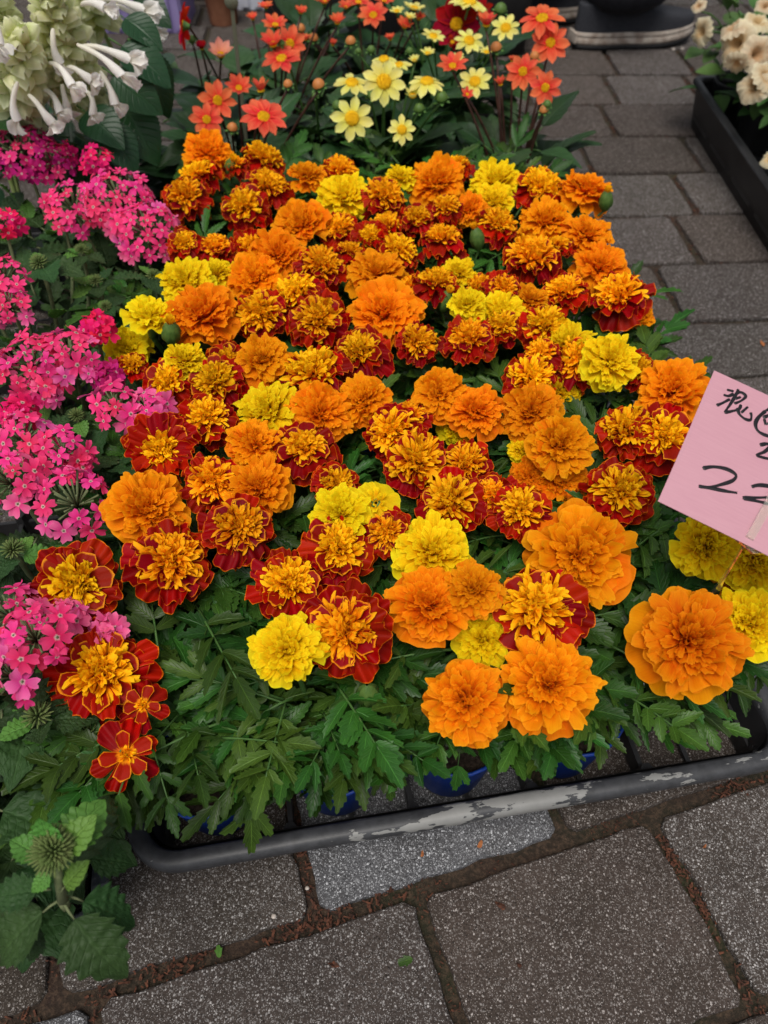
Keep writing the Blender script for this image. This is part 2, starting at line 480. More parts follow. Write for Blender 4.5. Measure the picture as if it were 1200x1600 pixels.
DLEAF = [ovate(260 + i, .075, .024, [M_DLEAF, M_STEM], teeth=6, tooth=.08, nv=18, droop=(.2, .4)[i % 2], wave=.05) for i in range(4)]
PLEAF = [ovate(280 + i, .045, .015, [M_PLEAF, M_STEM], teeth=1, tooth=0, nv=8, nu=4, droop=.3) for i in range(3)]

# ================================================================== SETTING
E1 = Vector((math.cos(R(9.4)), math.sin(R(9.4)), 0)); E2 = Vector((-E1.y, E1.x, 0))
def paver_mat(name, dark, stone_hi, amount, tint):
    m, nt, b = mk(name)
    tc = nt.nodes.new('ShaderNodeTexCoord'); oi = nt.nodes.new('ShaderNodeObjectInfo')
    ad = nt.nodes.new('ShaderNodeVectorMath'); ad.operation = 'ADD'
    cb = nt.nodes.new('ShaderNodeCombineXYZ')
    L(nt, math_(nt, 'MULTIPLY', oi.outputs['Random'], 30.0), cb.inputs[0]); L(nt, math_(nt, 'MULTIPLY', oi.outputs['Random'], 11.0), cb.inputs[1])
    L(nt, tc.outputs['Object'], ad.inputs[0]); L(nt, cb.outputs[0], ad.inputs[1])
    P_ = ad.outputs[0]
    wob = N(nt, 'TexNoise', Scale=900.0, Detail=2.0); L(nt, P_, wob.inputs['Vector'])
    wv = nt.nodes.new('ShaderNodeVectorMath'); wv.operation = 'MULTIPLY_ADD'
    L(nt, wob.outputs['Color'], wv.inputs[0]); wv.inputs[1].default_value = (.0014, .0014, .0014); L(nt, P_, wv.inputs[2])
    P2 = wv.outputs[0]
    v1 = N(nt, 'TexVoronoi', Scale=540.0); L(nt, P2, v1.inputs['Vector'])
    v2 = N(nt, 'TexVoronoi', Scale=1050.0); L(nt, P2, v2.inputs['Vector'])
    s1 = nt.nodes.new('ShaderNodeSeparateColor'); L(nt, v1.outputs['Color'], s1.inputs[0])
    s2 = nt.nodes.new('ShaderNodeSeparateColor'); L(nt, v2.outputs['Color'], s2.inputs[0])
    big = noise(nt, P_, 14, 4, 0.6); fine = noise(nt, P_, 320, 2)
    blot = ramp(nt, big, [(0.36, (0, 0, 0)), (0.66, (1, 1, 1))])
    huge = ramp(nt, noise(nt, P_, 26, 5, .65), [(.42, (0, 0, 0)), (.62, (1, 1, 1))])
    c = mixc(nt, blot, dark, tuple(x * 1.7 for x in dark))
    c = mixc(nt, math_(nt, 'MULTIPLY', huge, .45), c, (.030, .024, .016))
    c = mixc(nt, math_(nt, 'MULTIPLY', fine, 0.5), c, tint)
    stone = ramp(nt, s1.outputs[0], [(0.0, tuple(x * .45 for x in dark)), (0.5, tuple(x * 1.6 for x in dark)), (0.86, tuple(x * .45 for x in stone_hi)), (1.0, stone_hi)])
    msk = math_(nt, 'MULTIPLY', math_(nt, 'LESS_THAN', v1.outputs['Distance'], 0.44), math_(nt, 'GREATER_THAN', math_(nt, 'ADD', s1.outputs[1], math_(nt, 'MULTIPLY', big, 0.45)), 1.0 - amount + 0.22))
    c = mixc(nt, msk, c, stone)
    m2 = math_(nt, 'MULTIPLY', math_(nt, 'LESS_THAN', v2.outputs['Distance'], 0.40), math_(nt, 'GREATER_THAN', s2.outputs[1], 1.0 - amount * .55))
    c = mixc(nt, m2, c, mixc(nt, s2.outputs[0], tuple(x * 1.6 for x in dark), tuple(x * .8 for x in stone_hi)))
    c = vary(nt, c, 0.008, 0.14)
    b.inputs['Roughness'].default_value = 0.86
    b.inputs['Specular IOR Level'].default_value = 0.25
    h = math_(nt, 'SUBTRACT', math_(nt, 'MULTIPLY', fine, 0.5), math_(nt, 'ADD', v1.outputs['Distance'], math_(nt, 'MULTIPLY', big, -1.0)))
    bump(nt, b, h, 0.55, 0.0016)
    finish(nt, b, c, 0)
    return m
M_PAV = [paver_mat('paver_grey', (0.038, 0.031, 0.027), (0.42, 0.40, 0.39), 0.86, (0.05, 0.036, 0.032)),
         paver_mat('paver_brown', (0.036, 0.028, 0.023), (0.36, 0.33, 0.31), 0.76, (0.045, 0.032, 0.027)),
         paver_mat('paver_pale', (0.060, 0.060, 0.064), (0.62, 0.63, 0.66), 1.05, (0.11, 0.11, 0.12))]
def bed_mat():
    m, nt, b = mk('joint_earth')
    tc = nt.nodes.new('ShaderNodeTexCoord')
    n1 = noise(nt, tc.outputs['Object'], 9, 3); n2 = noise(nt, tc.outputs['Object'], 260, 4, .7)
    c = ramp(nt, n1, [(0.35, (0.024, 0.011, 0.007)), (0.52, (0.015, 0.012, 0.005)), (0.66, (0.016, 0.019, 0.004))])
    c = mixc(nt, ramp(nt, n2, [(.45, (0, 0, 0)), (.75, (1, 1, 1))]), c, (0.085, 0.052, 0.032))
    b.inputs['Roughness'].default_value = 0.95
    bump(nt, b, n2, 0.9, 0.003)
    finish(nt, b, c, 0)
    return m
M_BED = bed_mat()
g = MB()
g.grid(lambda u, v: ((u - .5) * 60, (v - .3) * 60, -.032), 10, 10)
gnd = ob('ground', g.mesh('ground', M_BED), kind='structure')
pave = ob('pavement', None, kind='structure')
bd = MB()
bd.grid(lambda u, v: (-1.6 + 3.6 * u, -.8 + 4.6 * v, -.0065 + .0022 * nz(u * 220, v * 280) + .0015 * nz(u * 60, v * 70)), 170, 200)
ob('joint_bed', bd.mesh('joint_bed', M_BED), pave, kind='stuff')

def line(k):
    """front edge of paver course k: intercept, slope"""
    if k <= 0: return .170 + .158 * k, .30
    if k <= 5:
        t = k / 5.0
        return .170 * (1 - t) + .926 * t, .30 * (1 - t) + .057 * t
    return .926 + .159 * (k - 5), .057 - .011 * min(5, k - 5)
JOINTS = {-1: [-.195, .050, .255], 0: [-.27, -.075, .135], 5: [.437], 6: [.503], 7: [.540], 8: [.385], 9: [.225, .46], 10: [.496, .675], 11: [.525, .70], 12: [.42, .61, .80]}
PALE = {(0, -.075), (8, .385 - .001), (-1, -.195 - .001)}
def make_paver(c4, seed, mat, name='paver'):
    rr = random.Random(seed)
    cen = sum(c4, Vector()) / 4
    pts = []
    near = cen.y < 1.1
    nseg = 12 if near else 4
    for i in range(4):
        a, b_ = c4[i], c4[(i + 1) % 4]
        ln = (b_ - a).length
        cut = min(.0065, ln * .2)
        for k in range(nseg + 1):
            t = cut / ln + (1 - 2 * cut / ln) * k / nseg
            p = a.lerp(b_, t)
            n = (b_ - a).normalized(); n = Vector((-n.y, n.x, 0))
            p = p + n * (.0030 * nz(p.x * 30 + seed, p.y * 30) + .0016 * nz(p.x * 95 + seed, p.y * 95) + rr.uniform(-.0005, .0005))
            pts.append(p - cen)
    n = len(pts)
    dz = rr.uniform(-.0012, .0012); tx, ty = rr.uniform(-.006, .006), rr.uniform(-.006, .006)
    mb = MB()
    for sc_, z in ((1.0, -.024), (1.0, -.0042), (0.994, -.0014), (0.976, 0.0)):
        for p in pts:
            q = Vector((p.x * sc_, p.y * sc_, z + (dz + p.x * tx + p.y * ty if z > -.02 else 0)))
            mb.v.append(q); mb.uv.append((p.x, p.y))
    for r_ in range(3):
        for i in range(n):
            a = r_ * n + i; c = r_ * n + (i + 1) % n
            mb.f.append((a, c, c + n, a + n)); mb.mi.append(0)
    mb.f.append(tuple(3 * n + i for i in range(n))); mb.mi.append(0)
    me = mb.mesh('paver', mat, smooth=False)
    return ob(name, me, pave, loc=cen)
pr = random.Random(21)
joint_lines = []
for k in range(-5, 15):
    xs = sorted(JOINTS.get(k, [pr.uniform(-.1, .1)]))
    while xs[0] > -1.15: xs.insert(0, xs[0] - pr.choice((.185, .21, .21, .225)))
    while xs[-1] < 1.55: xs.append(xs[-1] + pr.choice((.185, .21, .21, .225)))
    a0, s0 = line(k); a1, s1 = line(k + 1)
    gr = .0055 if k != 0 else .0065
    gt = .0040 if k != -1 else .0060
    sm = (s0 + s1) / 2 + .05
    def X(xj, y, x_ref):  # joint leans with the courses
        ym = (a0 + a1) / 2 + (s0 + s1) / 2 * xj
        return xj - sm * (y - ym)
    for x0, x1 in zip(xs, xs[1:]):
        gj = .0056
        c4 = []
        for (xj, side, lo) in ((x0, 1, True), (x1, -1, True), (x1, -1, False), (x0, 1, False)):
            a_, s_ = (a0, s0) if lo else (a1, s1)
            y = a_ + s_ * xj
            for _ in range(2):
                x = X(xj, y, xj) + side * gj
                y = a_ + s_ * x + (gr if lo else -gt)
            c4.append(Vector((x, y, 0)))
        cen = sum(c4, Vector()) / 4
        key = round(x0, 3)
        m = M_PAV[1] if pr.random() < .45 else M_PAV[0]
        if k >= 5: m = M_PAV[1] if pr.random() < .7 else M_PAV[0]
        if (k, key) in {(0, -.075)} or (k == -1 and abs(x1 + .195) < .001): m = M_PAV[2]
        if (k == 8 and abs(x1 - .385) < .001) or (k == 10 and abs(x0 - .496) < .001): m = M_PAV[0]
        make_paver(c4, len(joint_lines), m)
        joint_lines.append((k, c4))

# bark chips and crumbs lying in the joints
M_CHIP = plain('bark_chip', (0.022, 0.011, 0.008), 0.9, nscale=260, c2=(0.13, 0.048, 0.026))
cb = MB(); rr = random.Random(5)
def chip(mb, p, s, rr):
    M = Matrix.Translation(p) @ Matrix.Rotation(rr.uniform(0, 6.28), 4, 'Z') @ Matrix.Rotation(rr.uniform(-.4, .4), 4, 'X') @ Matrix.Rotation(rr.uniform(-.4, .4), 4, 'Y')
    l, w_, h = s * rr.uniform(.3, 1.0) * (1 + (rr.random() < .2)), s * rr.uniform(.15, .45), s * rr.uniform(.08, .22)
    b0 = len(mb.v)
    for z in (-h, h):
        for (x, y) in ((-l, -w_ * rr.uniform(.2, 1)), (l, -w_ * rr.uniform(.2, 1)), (l * rr.uniform(.6, 1.1), w_), (-l * rr.uniform(.6, 1.1), w_)):
            mb.v.append(M @ Vector((x, y, z))); mb.uv.append((x, y))
    for q in ((3, 2, 1, 0), (4, 5, 6, 7), (0, 1, 5, 4), (1, 2, 6, 5), (2, 3, 7, 6), (3, 0, 4, 7)):
        mb.f.append(tuple(b0 + k for k in q)); mb.mi.append(0)
def along(p0, p1, wd, n, smax=.0032):
    for i in range(n):
        t = rr.random(); p = p0.lerp(p1, t)
        if nz(p.x * 22, p.y * 22) < rr.uniform(-.2, .25): continue
        chip(cb, Vector((p.x + rr.gauss(0, wd), p.y + rr.gauss(0, wd), -.0035 + rr.random() * .0025)), rr.uniform(.0007, smax), rr)
def W2(k, x):
    a, s = line(k); return Vector((x, a + s * x, 0))
along(W2(0, -.34), W2(0, .02), .0055, 900)
along(W2(0, .02), W2(0, .24), .0055, 420, .0018)
along(W2(0, .24), W2(0, .5), .0045, 700)
along(W2(1, -.1), W2(1, .5), .004, 200)
def cross(k, xj, n, s=.003):
    a0, s0 = line(k); a1, s1 = line(k + 1); sm = (s0 + s1) / 2 + .05
    y0, y1 = a0 + s0 * xj, a1 + s1 * xj; ym = (y0 + y1) / 2
    along(Vector((xj - sm * (y0 - ym), y0, 0)), Vector((xj - sm * (y1 - ym), y1, 0)), .0035, n, s)
cross(0, -.27, 300); cross(0, -.075, 260); cross(0, .135, 60, .002); cross(-1, .050, 70, .002); cross(-1, .255, 420); cross(-1, -.195, 120)
for k in range(5, 13):
    for xj in JOINTS.get(k, []): cross(k, xj, 90, .0035)
    along(W2(k, .3), W2(k, .9), .003, 60)
ob('bark_chips', cb.mesh('bark_chips', M_CHIP, smooth=False), kind='stuff')

# ================================================================== TRAYS AND POTS
def rrect(w_, d, r, n=7):
    pts = []
    for (cx, cy, a0) in ((w_ - r, r, -90), (w_ - r, d - r, 0), (r, d - r, 90), (r, r, 180)):
        for i in range(n + 1):
            a = R(a0 + 90 * i / n)
            pts.append((Vector((cx + r * math.cos(a), cy + r * math.sin(a), 0)), Vector((math.cos(a), math.sin(a), 0))))
    return pts
def sweep(w_, d, r, prof, mat, name, wob=0.0, seg=10):
    base = rrect(w_, d, r)
    pts = []
    for i in range(len(base)):                        # long sides get extra points so that they may waver
        p, n = base[i]; q, m_ = base[(i + 1) % len(base)]
        k = seg if (q - p).length > .08 else 1
        for t in range(k): pts.append((p.lerp(q, t / k), n.lerp(m_, t / k).normalized()))
    mb = MB(); n = len(prof)
    for (p, nn) in pts:
        o = wob * nz(p.x * 9, p.y * 9, 3)
        for j, (off, z) in enumerate(prof):
            q = p + nn * (off + o); mb.v.append(Vector((q.x, q.y, z + o * .6))); mb.uv.append((0, j / n))
    m = len(pts)
    for i in range(m):
        for j in range(n - 1):
            a = i * n + j; c = ((i + 1) % m) * n + j
            mb.f.append((a, c, c + 1, a + 1)); mb.mi.append(0)
    return mb.mesh(name, mat)
def rim_mat(name, base, mud, amt):
    m, nt, b = mk(name)
    tc = nt.nodes.new('ShaderNodeTexCoord'); ge = nt.nodes.new('ShaderNodeNewGeometry')
    mp = nt.nodes.new('ShaderNodeMapping'); mp.inputs['Scale'].default_value = (26, 80, 60)
    L(nt, tc.outputs['Object'], mp.inputs[0])
    n1 = noise(nt, mp.outputs[0], 1.0, 5, .62)
    n2 = noise(nt, tc.outputs['Object'], 5, 2); n3 = noise(nt, tc.outputs['Object'], 90, 4, .7)
    k = math_(nt, 'ADD', n1, math_(nt, 'MULTIPLY', math_(nt, 'SUBTRACT', n2, .5), .8))
    k = ramp(nt, k, [(amt, (0, 0, 0)), (amt + .012, (1, 1, 1))])
    sp = nt.nodes.new('ShaderNodeSeparateXYZ'); L(nt, tc.outputs['Object'], sp.inputs[0])
    k = math_(nt, 'MULTIPLY', k, math_(nt, 'GREATER_THAN', sp.outputs[2], .050))
    c = mixc(nt, ramp(nt, n3, [(.35, (0, 0, 0)), (.7, (1, 1, 1))]), base, tuple(x * 1.9 for x in base))
    c = mixc(nt, k, c, mixc(nt, n3, mud, tuple(x * .72 for x in mud)))
    b.inputs['Roughness'].default_value = 0.48
    b.inputs['Specular IOR Level'].default_value = 0.45
    bump(nt, b, math_(nt, 'ADD', math_(nt, 'MULTIPLY', k, .8), math_(nt, 'MULTIPLY', n3, .4)), .5, .0008)
    finish(nt, b, c, 0)
    return m
M_RIM = rim_mat('scuffed_rim', (0.030, 0.031, 0.034), (0.27, 0.27, 0.26), 0.60)
M_RIM2 = rim_mat('dusty_rim', (0.026, 0.030, 0.036), (0.10, 0.11, 0.12), 0.66)
M_BLK = plain('black_plastic', (0.012, 0.012, 0.013), 0.45, spec=.4, nscale=30, c2=(0.022, 0.022, 0.023))
M_SOIL = plain('potting_soil', (0.012, 0.008, 0.006), 0.95, nscale=300, c2=(0.05, 0.035, 0.025), bmp=.9)
M_BLUE = plain('blue_plastic', (0.006, 0.035, 0.23), 0.34, spec=.4, nscale=25, c2=(0.008, 0.05, 0.30), transl=.08)
def tray(label, origin, w_, d, r, lip, rimmat, h=.060, pitch=.1, group=None):
    """origin is the front left outer corner"""
    t = thing('plant_tray', label, 'tray', (origin[0], origin[1], 0), R(9.4), group)
    a = lip
    rim = [(-a * 1.05, h - .012), (-a, h - .002), (-a * .80, h + .0012), (-a * .30, h + .0016), (-a * .05, h - .0008), (0, h - .009), (-a * .10, h - .014), (-a * .3, h - .013)]
    ob('rim', sweep(w_, d, r, rim, rimmat, 'rim', .0012), t)
    wall = [(-a * 1.02, h - .008), (-a * 1.25, h * .5), (-a * 1.5, .004), (-a * 1.5 - .003, .004), (-a * 1.3 - .003, h * .5), (-a * 1.02 - .003, h - .006)]
    ob('wall', sweep(w_, d, r, wall, M_BLK, 'wall', 0), t)
    mb = MB()
    nx, ny = int((w_ - 2 * a) / (pitch / 2)), int((d - 2 * a) / (pitch / 2))
    x0, y0 = a * 1.6, a * 1.6
    x1, y1 = w_ - a * 1.6, d - a * 1.6
    for i in range(nx + 1):
        x = x0 + (x1 - x0) * i / nx
        hh = .026 if i % 2 == 0 else .008
        mb.box(x - .002, x + .002, y0, y1, .0045, hh)
    for j in range(ny + 1):
        y = y0 + (y1 - y0) * j / ny
        hh = .0245 if j % 2 == 0 else .0075
        mb.box(x0, x1, y - .002, y + .002, .0052, hh)
    for i in range(0, nx + 1, 2):
        for j in range(0, ny + 1, 2):
            x, y = x0 + (x1 - x0) * i / nx, y0 + (y1 - y0) * j / ny
            mb.lathe([(.009, .004), (.006, .036), (0, .0365)], 6, M=Matrix.Translation((x, y, 0)))
    ob('grid_base', mb.mesh('grid_base', M_BLK, smooth=False), t)
    return t
TO = (-.196, .170)
tray('scuffed dark grey tray with pale chipped patches holding the front marigolds', TO, .556, .412, .042, .0150, M_RIM)
bk = Vector((TO[0], TO[1], 0)) + E2 * .418
tray('dark tray holding the back half of the marigolds, behind the scuffed tray', (bk.x, bk.y), .556, .412, .042, .0150, M_RIM)
vc = Vector((-.204, .139, 0))
vo_ = vc - E1 * .36
tray('narrow rimmed dark tray under the pink verbenas at the left', (vo_.x, vo_.y), .36, .56, .022, .011, M_RIM2)
vb = vo_ + E2 * .57
tray('dark tray further back under the white salvia and magenta verbena', (vb.x, vb.y), .36, .50, .022, .011, M_RIM2)
db = bk + E2 * .425 + E1 * .02
tray('black tray under the yellow and coral dahlias', (db.x, db.y), .50, .40, .03, .012, M_BLK)

def pot_mesh(r1, r0, h, mat, name='pot'):
    mb = MB()
    mb.lathe([(0, 0), (r0, 0), (r0 + .001, .004), (r1 * .97, h - .008), (r1, h - .006), (r1 + .0015, h), (r1 - .0005, h + .0008), (r1 - .002, h - .002), (r1 - .004, h - .018)], 24)
    return mb.mesh(name, mat)
def soil_mesh(r, z):
    mb = MB(); b = len(mb.v)
    mb.lathe([(0.0, z + .003), (r * .4, z + .004), (r * .75, z + .001), (r, z)], 14)
    for i, p in enumerate(mb.v): mb.v[i] = Vector((p.x, p.y, p.z + .003 * nz(p.x * 90, p.y * 90)))
    return mb.mesh('soil', M_SOIL)
POT_BLUE = pot_mesh(.043, .031, .078, M_BLUE)
POT_BLACK = pot_mesh(.043, .031, .082, M_BLK)
POT_BIG = pot_mesh(.058, .042, .10, M_BLK)
SOIL = soil_mesh(.0395, .062); SOIL_BIG = soil_mesh(.053, .084)

class Plant:
    """a potted plant: an Empty at the pot's foot; everything given in world places"""
    def __init__(self, name, label, cat, x, y, pot=None, soil=None, group=None, z=.009, lab=None):
        self.t = thing(name, label, cat, (x, y, z), 0, group)
        self.I = Matrix.Translation((-x, -y, -z)); self.b = Vector((x, y, z))
        if pot:
            p = ob('pot', pot, self.t)
            if lab: p['label'] = lab
            ob('soil', soil, p)
    def add(self, name, me, M, parent=None, label=None):
        return ob(name, me, parent or self.t, self.I @ M if parent is None else M, label=label)
    def stem(self, pts, r0, r1, mat, name='stem'):
        mb = MB(); n = len(pts)
        mb.tube([p - self.b for p in pts], [r0 + (r1 - r0) * i / (n - 1) for i in range(n)], 6)
        return ob(name, mb.mesh(name, mat), self.t)
def tocam(p): return (CAMP - p).normalized()
def head_frame(p, a, b_, rr, jit=.22, extra=None):
    n = Vector((0, 0, a)) + tocam(p) * b_ + Vector((rr.uniform(-jit, jit), rr.uniform(-jit, jit), 0))
    if extra: n += extra
    n.normalize()
    q = Vector((0, 0, 1)).rotation_difference(n)
    return q.to_matrix().to_4x4() @ Matrix.Rotation(rr.uniform(0, 6.28), 4, 'Z'), n
def leaf_between(pl, meshes, p0, p1, rr, base_len, up=None, wide=1.0, roll=.3, name='leaf'):
    d = p1 - p0; ln = d.length
    u = (up or Vector((0, 0, 1))) + Vector((rr.uniform(-roll, roll), rr.uniform(-roll, roll), 0))
    M = Matrix.Translation(p0) @ frame(d, u) @ Matrix.Diagonal((ln / base_len * wide, ln / base_len, ln / base_len, 1))
    return pl.add(name, rr.choice(meshes), M)
ENDS = {}
def scatter_leaves(pl, meshes, n, rr, z0, z1, spread=.03, el=(-10, 50), scale=(.8, 1.15), zmax=.235, length=.08, drift=None, front=None):
    c = pl.b
    for i in range(n):
        a = rr.uniform(0, 6.283); h = rr.uniform(z0, z1); rho = spread * math.sqrt(rr.random())
        p = Vector((c.x + rho * math.cos(a), c.y + rho * math.sin(a), h))
        if drift: p += drift
        e = R(rr.uniform(*el)); s = rr.uniform(*scale)
        if h + math.sin(e) * length * s > zmax: e = math.asin(max(-1, min(1, (zmax - h) / (length * s))))
        a += rr.uniform(-.9, .9)
        d = Vector((math.cos(a) * math.cos(e), math.sin(a) * math.cos(e), math.sin(e)))
        M = Matrix.Translation(p) @ frame(d, Vector((rr.uniform(-.3, .3), rr.uniform(-.3, .3), 1))) @ Matrix.Scale(s, 4)
        me = rr.choice(meshes)
        if front is not None:                          # keep the crown from spilling over the rim
            if me.name not in ENDS:
                vs = [v.co for v in me.vertices]
                ENDS[me.name] = [max(vs, key=lambda c: c.y).copy(), max(vs, key=lambda c: c.x + c.y * .3).copy(), min(vs, key=lambda c: c.x - c.y * .3).copy()]
            bad = False
            for e in ENDS[me.name]:
                q = M @ e
                if (q - Vector((TO[0], TO[1], 0))).dot(E2) < front - .34 * (q.z - .06): bad = True
            if bad: continue
        pl.add('leaf', me, M)
        continue
        pl.add('leaf', rr.choice(meshes), M)

# ================================================================== MARIGOLDS
HEADS = ''.join([
    "O 325 232 33 34;R 306 266 32 29;R 288 298 35 29;R 368 252 20 35;R 414 240 32 35;R 420 282 35 30;R 380 314 37 3",
    "0;O 482 270 26 36;R 533 260 29 31;Y 537 302 36 32;R 603 298 36 31;O 469 345 41 25;R 530 350 29 26;Y 627 272 22",
    " 32;O 683 278 39 37;R 709 254 28 33;Y 776 277 34 32;R 845 283 42 33;O 917 290 35 28;R 600 347 28 26;R 652 333 ",
    "28 27;R 577 365 26 26;R 623 385 32 26;R 690 364 36 27;R 697 318 24 27;O 731 322 24 28;Y 772 308 28 32;R 780 34",
    "2 35 27;O 853 338 37 28;O 919 362 33 23;R 833 392 45 22;R 873 377 25 22;R 337 379 30 24;R 390 380 26 24;O 434 ",
    "393 38 25;R 503 407 40 20;R 547 387 24 26;O 590 420 43 21;O 397 430 39 25;R 463 448 42 20;R 497 490 47 20;R 40",
    "7 483 38 20;Y 335 423 30 19;Y 290 433 36 19;O 313 483 54 25;Y 238 490 36 19;Y 200 540 30 19;O 601 482 53 21;R ",
    "645 440 26 22;R 683 432 35 22;Y 718 422 24 17;R 747 442 24 22;R 787 445 26 22;Y 732 470 26 17;Y 787 483 30 17;",
    "R 785 503 30 22;O 828 463 27 23;R 853 503 34 18;R 880 447 37 18;O 940 412 36 23;R 966 452 45 18;O 998 492 20 2",
    "3;R 733 520 42 16;R 655 528 32 16;R 560 540 46 16;R 487 572 50 16;O 413 555 37 10;R 355 562 34 14;R 334 588 47",
    " 14;Y 290 557 28 15;R 260 590 37 14;R 208 565 24 14;R 323 646 43 9;Y 418 635 48 15;R 251 695 54 9;O 503 640 46",
    " 10;O 565 620 39 10;R 612 667 43 11;R 640 645 32 11;R 476 690 51 5;O 400 688 38 10;R 650 712 52 11;R 527 751 3",
    "4 5;O 403 755 50 10;R 333 746 44 9;R 374 816 58 5;O 232 785 60 4;R 268 867 66 0;R 117 905 68 0;R 157 1042 75 0",
    ";s 222 1097 33 0;s 198 1175 47 0;O 687 610 40 12;O 745 635 38 12;Y 718 662 28 6;O 829 637 43 12;O 879 690 47 1",
    "2;Y 820 697 24 6;R 905 557 45 13;Y 884 530 37 17;Y 954 558 42 17;Y 878 610 30 17;R 845 547 29 18;R 830 583 38 ",
    "13;R 1000 572 28 13;O 1050 603 51 12;R 978 662 45 13;R 1040 672 53 13;R 971 759 57 7;O 877 742 36 12;O 828 742",
    " 26 12;R 728 718 41 11;R 703 774 52 7;R 768 768 36 7;R 814 790 45 7;R 602 828 36 5;s 587 779 32 6;Y 530 800 43",
    " 6;R 529 848 60 5;R 452 903 60 5;R 536 978 72 5;Y 447 1010 56 1;Y 677 853 61 6;O 672 935 68 2;O 738 915 42 2;R",
    " 838 938 77 7;O 903 860 84 3;Y 752 995 44 1;O 726 1090 68 2;O 858 1058 79 2;O 1079 990 85 3;Y 1107 850 46 8;Y ",
    "1182 870 46 8;Y 1170 965 54 8;R 287 374 26 24;O 1150 905 30 3"
])
PCOL = 'RYOOORYRYRORORRYRYRYRORORORRORRRYROROOY'
NUM = ['no', 'one', 'two', 'three', 'four', 'five', 'six', 'seven', 'eight', 'nine']
ROWS = ['front row', 'second row', 'third row', 'fourth row', 'fifth row', 'sixth row', 'seventh row', 'back row']
COLS = ['leftmost', 'second from left', 'middle one', 'second from right', 'rightmost']
CW = {'R': 'red gold-crested', 'O': 'all-orange', 'Y': 'yellow'}
def calyx_bud(tip=None):
    mb = MB()
    prof = [(.001, -.004), (.004, -.001), (.0062, .004), (.0066, .009), (.005, .014), (.0028, .018), (.0008, .0195)]
    n = 16; b = 0
    for k, (r_, z) in enumerate(prof):
        for i in range(n):
            a = 2 * math.pi * i / n; q = r_ * (1 + .13 * math.cos(8 * a) * min(1, z / .004 + .3))
            mb.v.append(Vector((q * math.cos(a), q * math.sin(a), z))); mb.uv.append((i / n, k / 6))
    for k in range(len(prof) - 1):
        for i in range(n):
            a = k * n + i; c = k * n + (i + 1) % n
            mb.f.append((a, c, c + n, a + n)); mb.mi.append(0)
    if tip:
        rr = random.Random(4)
        for i in range(14):
            M = Matrix.Translation((0, 0, .013)) @ Matrix.Rotation(i * 2.4, 4, 'Z') @ Matrix.Rotation(R(rr.uniform(62, 86)), 4, 'X')
            mb.grid(petal_fn(rr, Lp=.011, W=.0022, ruf=.0005, curl=0, cup=.0005), 2, 3, mi=1, M=M)
    return mb.mesh('bud', [M_BUD, tip or M_BUD])
BUD = calyx_bud(); BUD_TIP = calyx_bud(M_GOLD)
plants = {}
hs_ = [h.split() for h in HEADS.split(';')]
cnt = {}
for h in hs_: cnt[int(h[4])] = cnt.get(int(h[4]), 0) + 1
LAB = {}
k = 0
for j in range(8):
    for i in range(5):
        if (i, j) == (4, 0): continue
        if k > 38: break
        x = -.185 + E1.x * (.055 + .1 * i) + E2.x * (.055 + .1 * j)
        y = .185 + E1.y * (.055 + .1 * i) + E2.y * (.055 + .1 * j)
        c = PCOL[k]; n_ = cnt.get(k, 0)
        lab = 'marigold with %s %s bloom%s, %s of the marigolds, %s' % (NUM[min(9, n_)], CW[c], '' if n_ == 1 else 's', ROWS[j], COLS[i])
        plants[k] = Plant('marigold_plant', LAB.get(k, lab), 'marigold', x, y, POT_BLUE, SOIL, 'potted marigolds packed in the trays')
        plants[k].ij = (i, j); plants[k].n = 0
        k += 1

